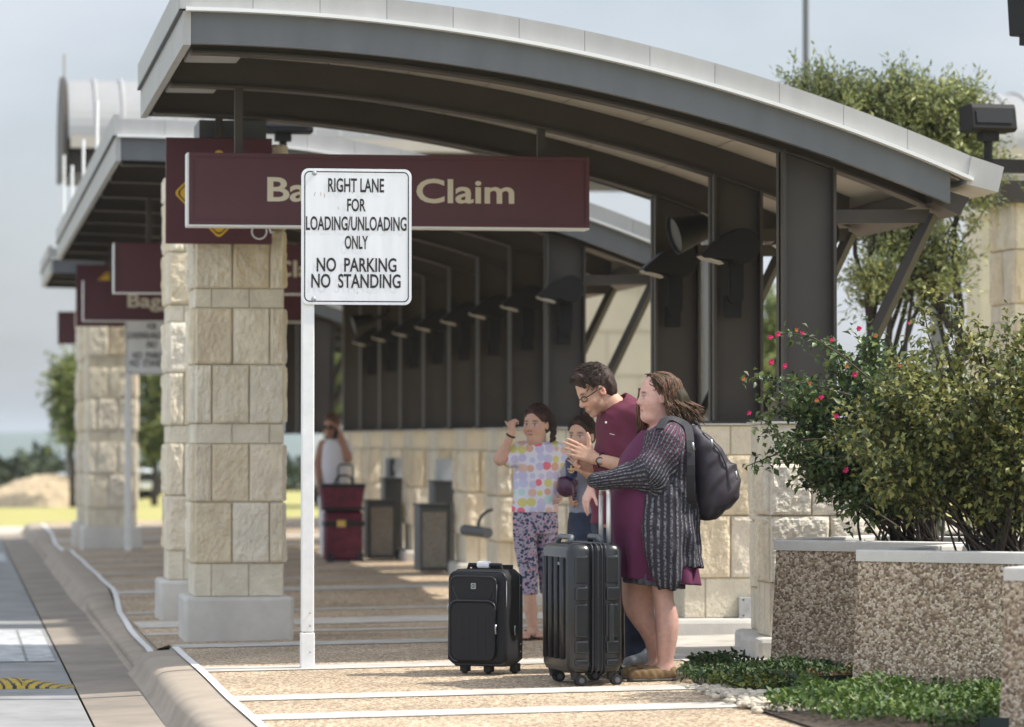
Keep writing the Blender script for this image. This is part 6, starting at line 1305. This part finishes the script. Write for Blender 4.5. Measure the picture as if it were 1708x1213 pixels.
# ================================================================ the person far behind, on the phone, with red luggage
Y0 = 36.6; J = J_(Y0); fx = J(556, 935)[0]; far = thing('person', 'blurred person in white and sunglasses, phone at ear, behind red luggage', 'person', (fx, Y0, gz(fx, Y0)))
P0, P1 = J(505, 950), J(610, 688); S5 = SDF((P0[0], Y0-.4, 0), (P1[0], Y0+.4, P1[2]), .010); hd = Head(J(553, 712), (-.5, -.85, -.1), size=1.0); hd.build(S5); S5.cap(hd.w(-.02, 0, -.06), J(558, 745), .05, .06, .02)
S5.loft(rows(J, [(735, 538, 578, .10), (770, 536, 578, .12), (830, 536, 582, .14)])); S5.cap(J(538, 742), J(530, 775), .05, .045, .02); S5.cap(J(530, 775), J(532, 806, -.1), .042, .03, .02); hand(S5, J(532, 806, -.1), (0, 0, -1), (1, 0, 0), 1, .95)
S5.cap(J(576, 742), J(580, 764, -.1), .05, .045, .02); S5.cap(J(580, 764, -.1), J(567, 724, -.12), .042, .03, .02); hand(S5, J(567, 726, -.12), (-.2, .1, 1), (-.8, .5, 0), -1, .95, (.8, .9, .9, .9))
for o, dy in ((0, 0), (22, .03)): S5.loft(rows(J, [(830, 534+o, 560+o, .12), (900, 538+o, 556+o, .08), (930, 540+o, 554+o, .06)], dy))
V, F = S5.mesh(); col = np.tile(np.array([.42, .22, .15]), (len(V), 1)); hd.paint(V, col); link_mesh('body', V, F, SKIN, far, smooth=True, col=col)
M_WCLOTH = mat('white cotton', (.72, .70, .74), .85, n_scale=5, n_amt=.06); D = SDF((P0[0], Y0-.3, .5), (P1[0]+.1, Y0+.3, 1.4), .011); D.loft(rows(J, [(733, 540, 574, .09), (745, 536, 580, .13), (775, 534, 580, .14), (830, 533, 584, .155)]), 0); D.cap(J(574, 742), J(580, 752, -.05), .06, .055, .02); D.ell(hd.w(.02, 0, -.19), (.07, .06, .075), None, .01, 'sub'); finish(D, 'top', M_WCLOTH, far)
D = SDF((P0[0], Y0-.3, .05), (P1[0]+.1, Y0+.3, .9), .011); D.loft(rows(J, [(815, 533, 584, .15), (840, 531, 584, .16)]), 0)
for o, dy in ((0, 0), (22, .03)): D.loft(rows(J, [(830, 531+o, 564+o, .14), (900, 533+o, 560+o, .10), (928, 535+o, 558+o, .09)], dy), .02)
finish(D, 'trousers', M_WCLOTH, far)
Hh = SDF(hd.c-.2, hd.c+.2, .010); Hh.ell(hd.w(-.02, 0, .055), (.104, .086, .088), hd.B, .01); Hh.ell(hd.w(.10, 0, -.02), (.08, .075, .085), hd.B, .01, 'sub'); Hh.ell(hd.w(-.02, 0, -.12), (.12, .12, .08), hd.B, .01, 'sub'); finish(Hh, 'hair', mat('auburn hair', (.09, .035, .018), .6), far)
b = MB()
for s_ in (-1, 1): b.ball(hd.w(.09, s_*.034, .002), (.022, .02, .018))
b.tube([hd.w(.09, -.07, .005), hd.w(.1, 0, .008), hd.w(.09, .07, .005)], .006, 5); b.build('sunglasses', M_BLACK, far, smooth=True)
ph = thing('phone', 'dark mobile phone held at the blurred person\'s ear', 'phone', tuple(J(560, 728, -.14))); b = MB(); b.tube([J(563, 714, -.11), J(558, 731, -.16)], .022, 6); b.build('phone_body', M_BLACK, ph)
M_RED = mat('burgundy luggage nylon', (.10, .008, .024), .6, n_scale=11, n_amt=.6); Yb = 36.0; Jb = J_(Yb)
rc = thing('red_suitcase', 'upright burgundy suitcase with a black strap, in front of the person in white', 'suitcase', tuple(Jb(573, 940)), 'red luggage')
def rbx(nm, u0, u1, v0, v1, d, m, par, r=.03):
    a, e = Jb(u0, v1), Jb(u1, v0); b = MB(); rprism(b, e[0]-a[0], d, a[2], e[2], r, off=((a[0]+e[0])/2, Yb+d/2), rz=r); return b.build(nm, m, par, smooth=True)
rbx('case', 543, 606, 852, 936, .26, M_RED, rc); b = MB(); a, e = Jb(541, 878), Jb(608, 870); b.box(a[0], e[0], Yb-.012, Yb+.27, a[2], e[2]); b.build('strap', M_BLACK, rc); b = MB(); a, e = Jb(562, 879), Jb(576, 868); b.box(a[0], e[0], Yb-.02, Yb-.012, a[2], e[2]); b.build('buckle', M_GOLD, rc)
a, e = Jb(546, 940), Jb(606, 922)
for x in (a[0], e[0]-.06): b = MB(); b.box(x, x+.06, Yb-.01, Yb+.1, a[2]+.01, e[2]); b.build('wheel', M_RUB, rc, bevel=.01)
b = MB(); b.tube([Jb(u, v, .2) for u, v in ((564, 856), (564, 780), (567, 775), (586, 775), (589, 780), (589, 856))], .012, 6); b.build('telescopic_handle', M_FASC, rc)
rt = thing('tote_bag', 'burgundy tote bag strapped on top of the red suitcase', 'bag', tuple(Jb(572, 851)), 'red luggage')
a, e = Jb(536, 851), Jb(607, 808); b = MB(); w0 = (e[0]-a[0]); cx_ = (e[0]+a[0])/2
b.prism([(cx_-w0*.46, a[2]), (cx_+w0*.44, a[2]), (cx_+w0*.52, e[2]-.03), (cx_+w0*.5, e[2]), (cx_-w0*.5, e[2]), (cx_-w0*.52, e[2]-.03)], 1, Yb-.06, Yb+.22); b.build('bag_body', M_RED, rt, bevel=.03)
b = MB(); b.box(cx_-w0*.53, cx_+w0*.53, Yb-.065, Yb+.225, e[2]-.035, e[2]+.006); b.box(cx_-w0*.48, cx_+w0*.48, Yb-.068, Yb+.225, a[2]-.004, a[2]+.03); b.build('black_trim', M_BLACK, rt, bevel=.01)
b = MB(); b.tube(smooth_path([Jb(558, 808, .05), Jb(563, 796, .05), Jb(575, 793, .05), Jb(585, 797, .05), Jb(588, 808, .05)], 14), .011, 6); b.build('bag_handle', M_BLACK, rt, smooth=True)
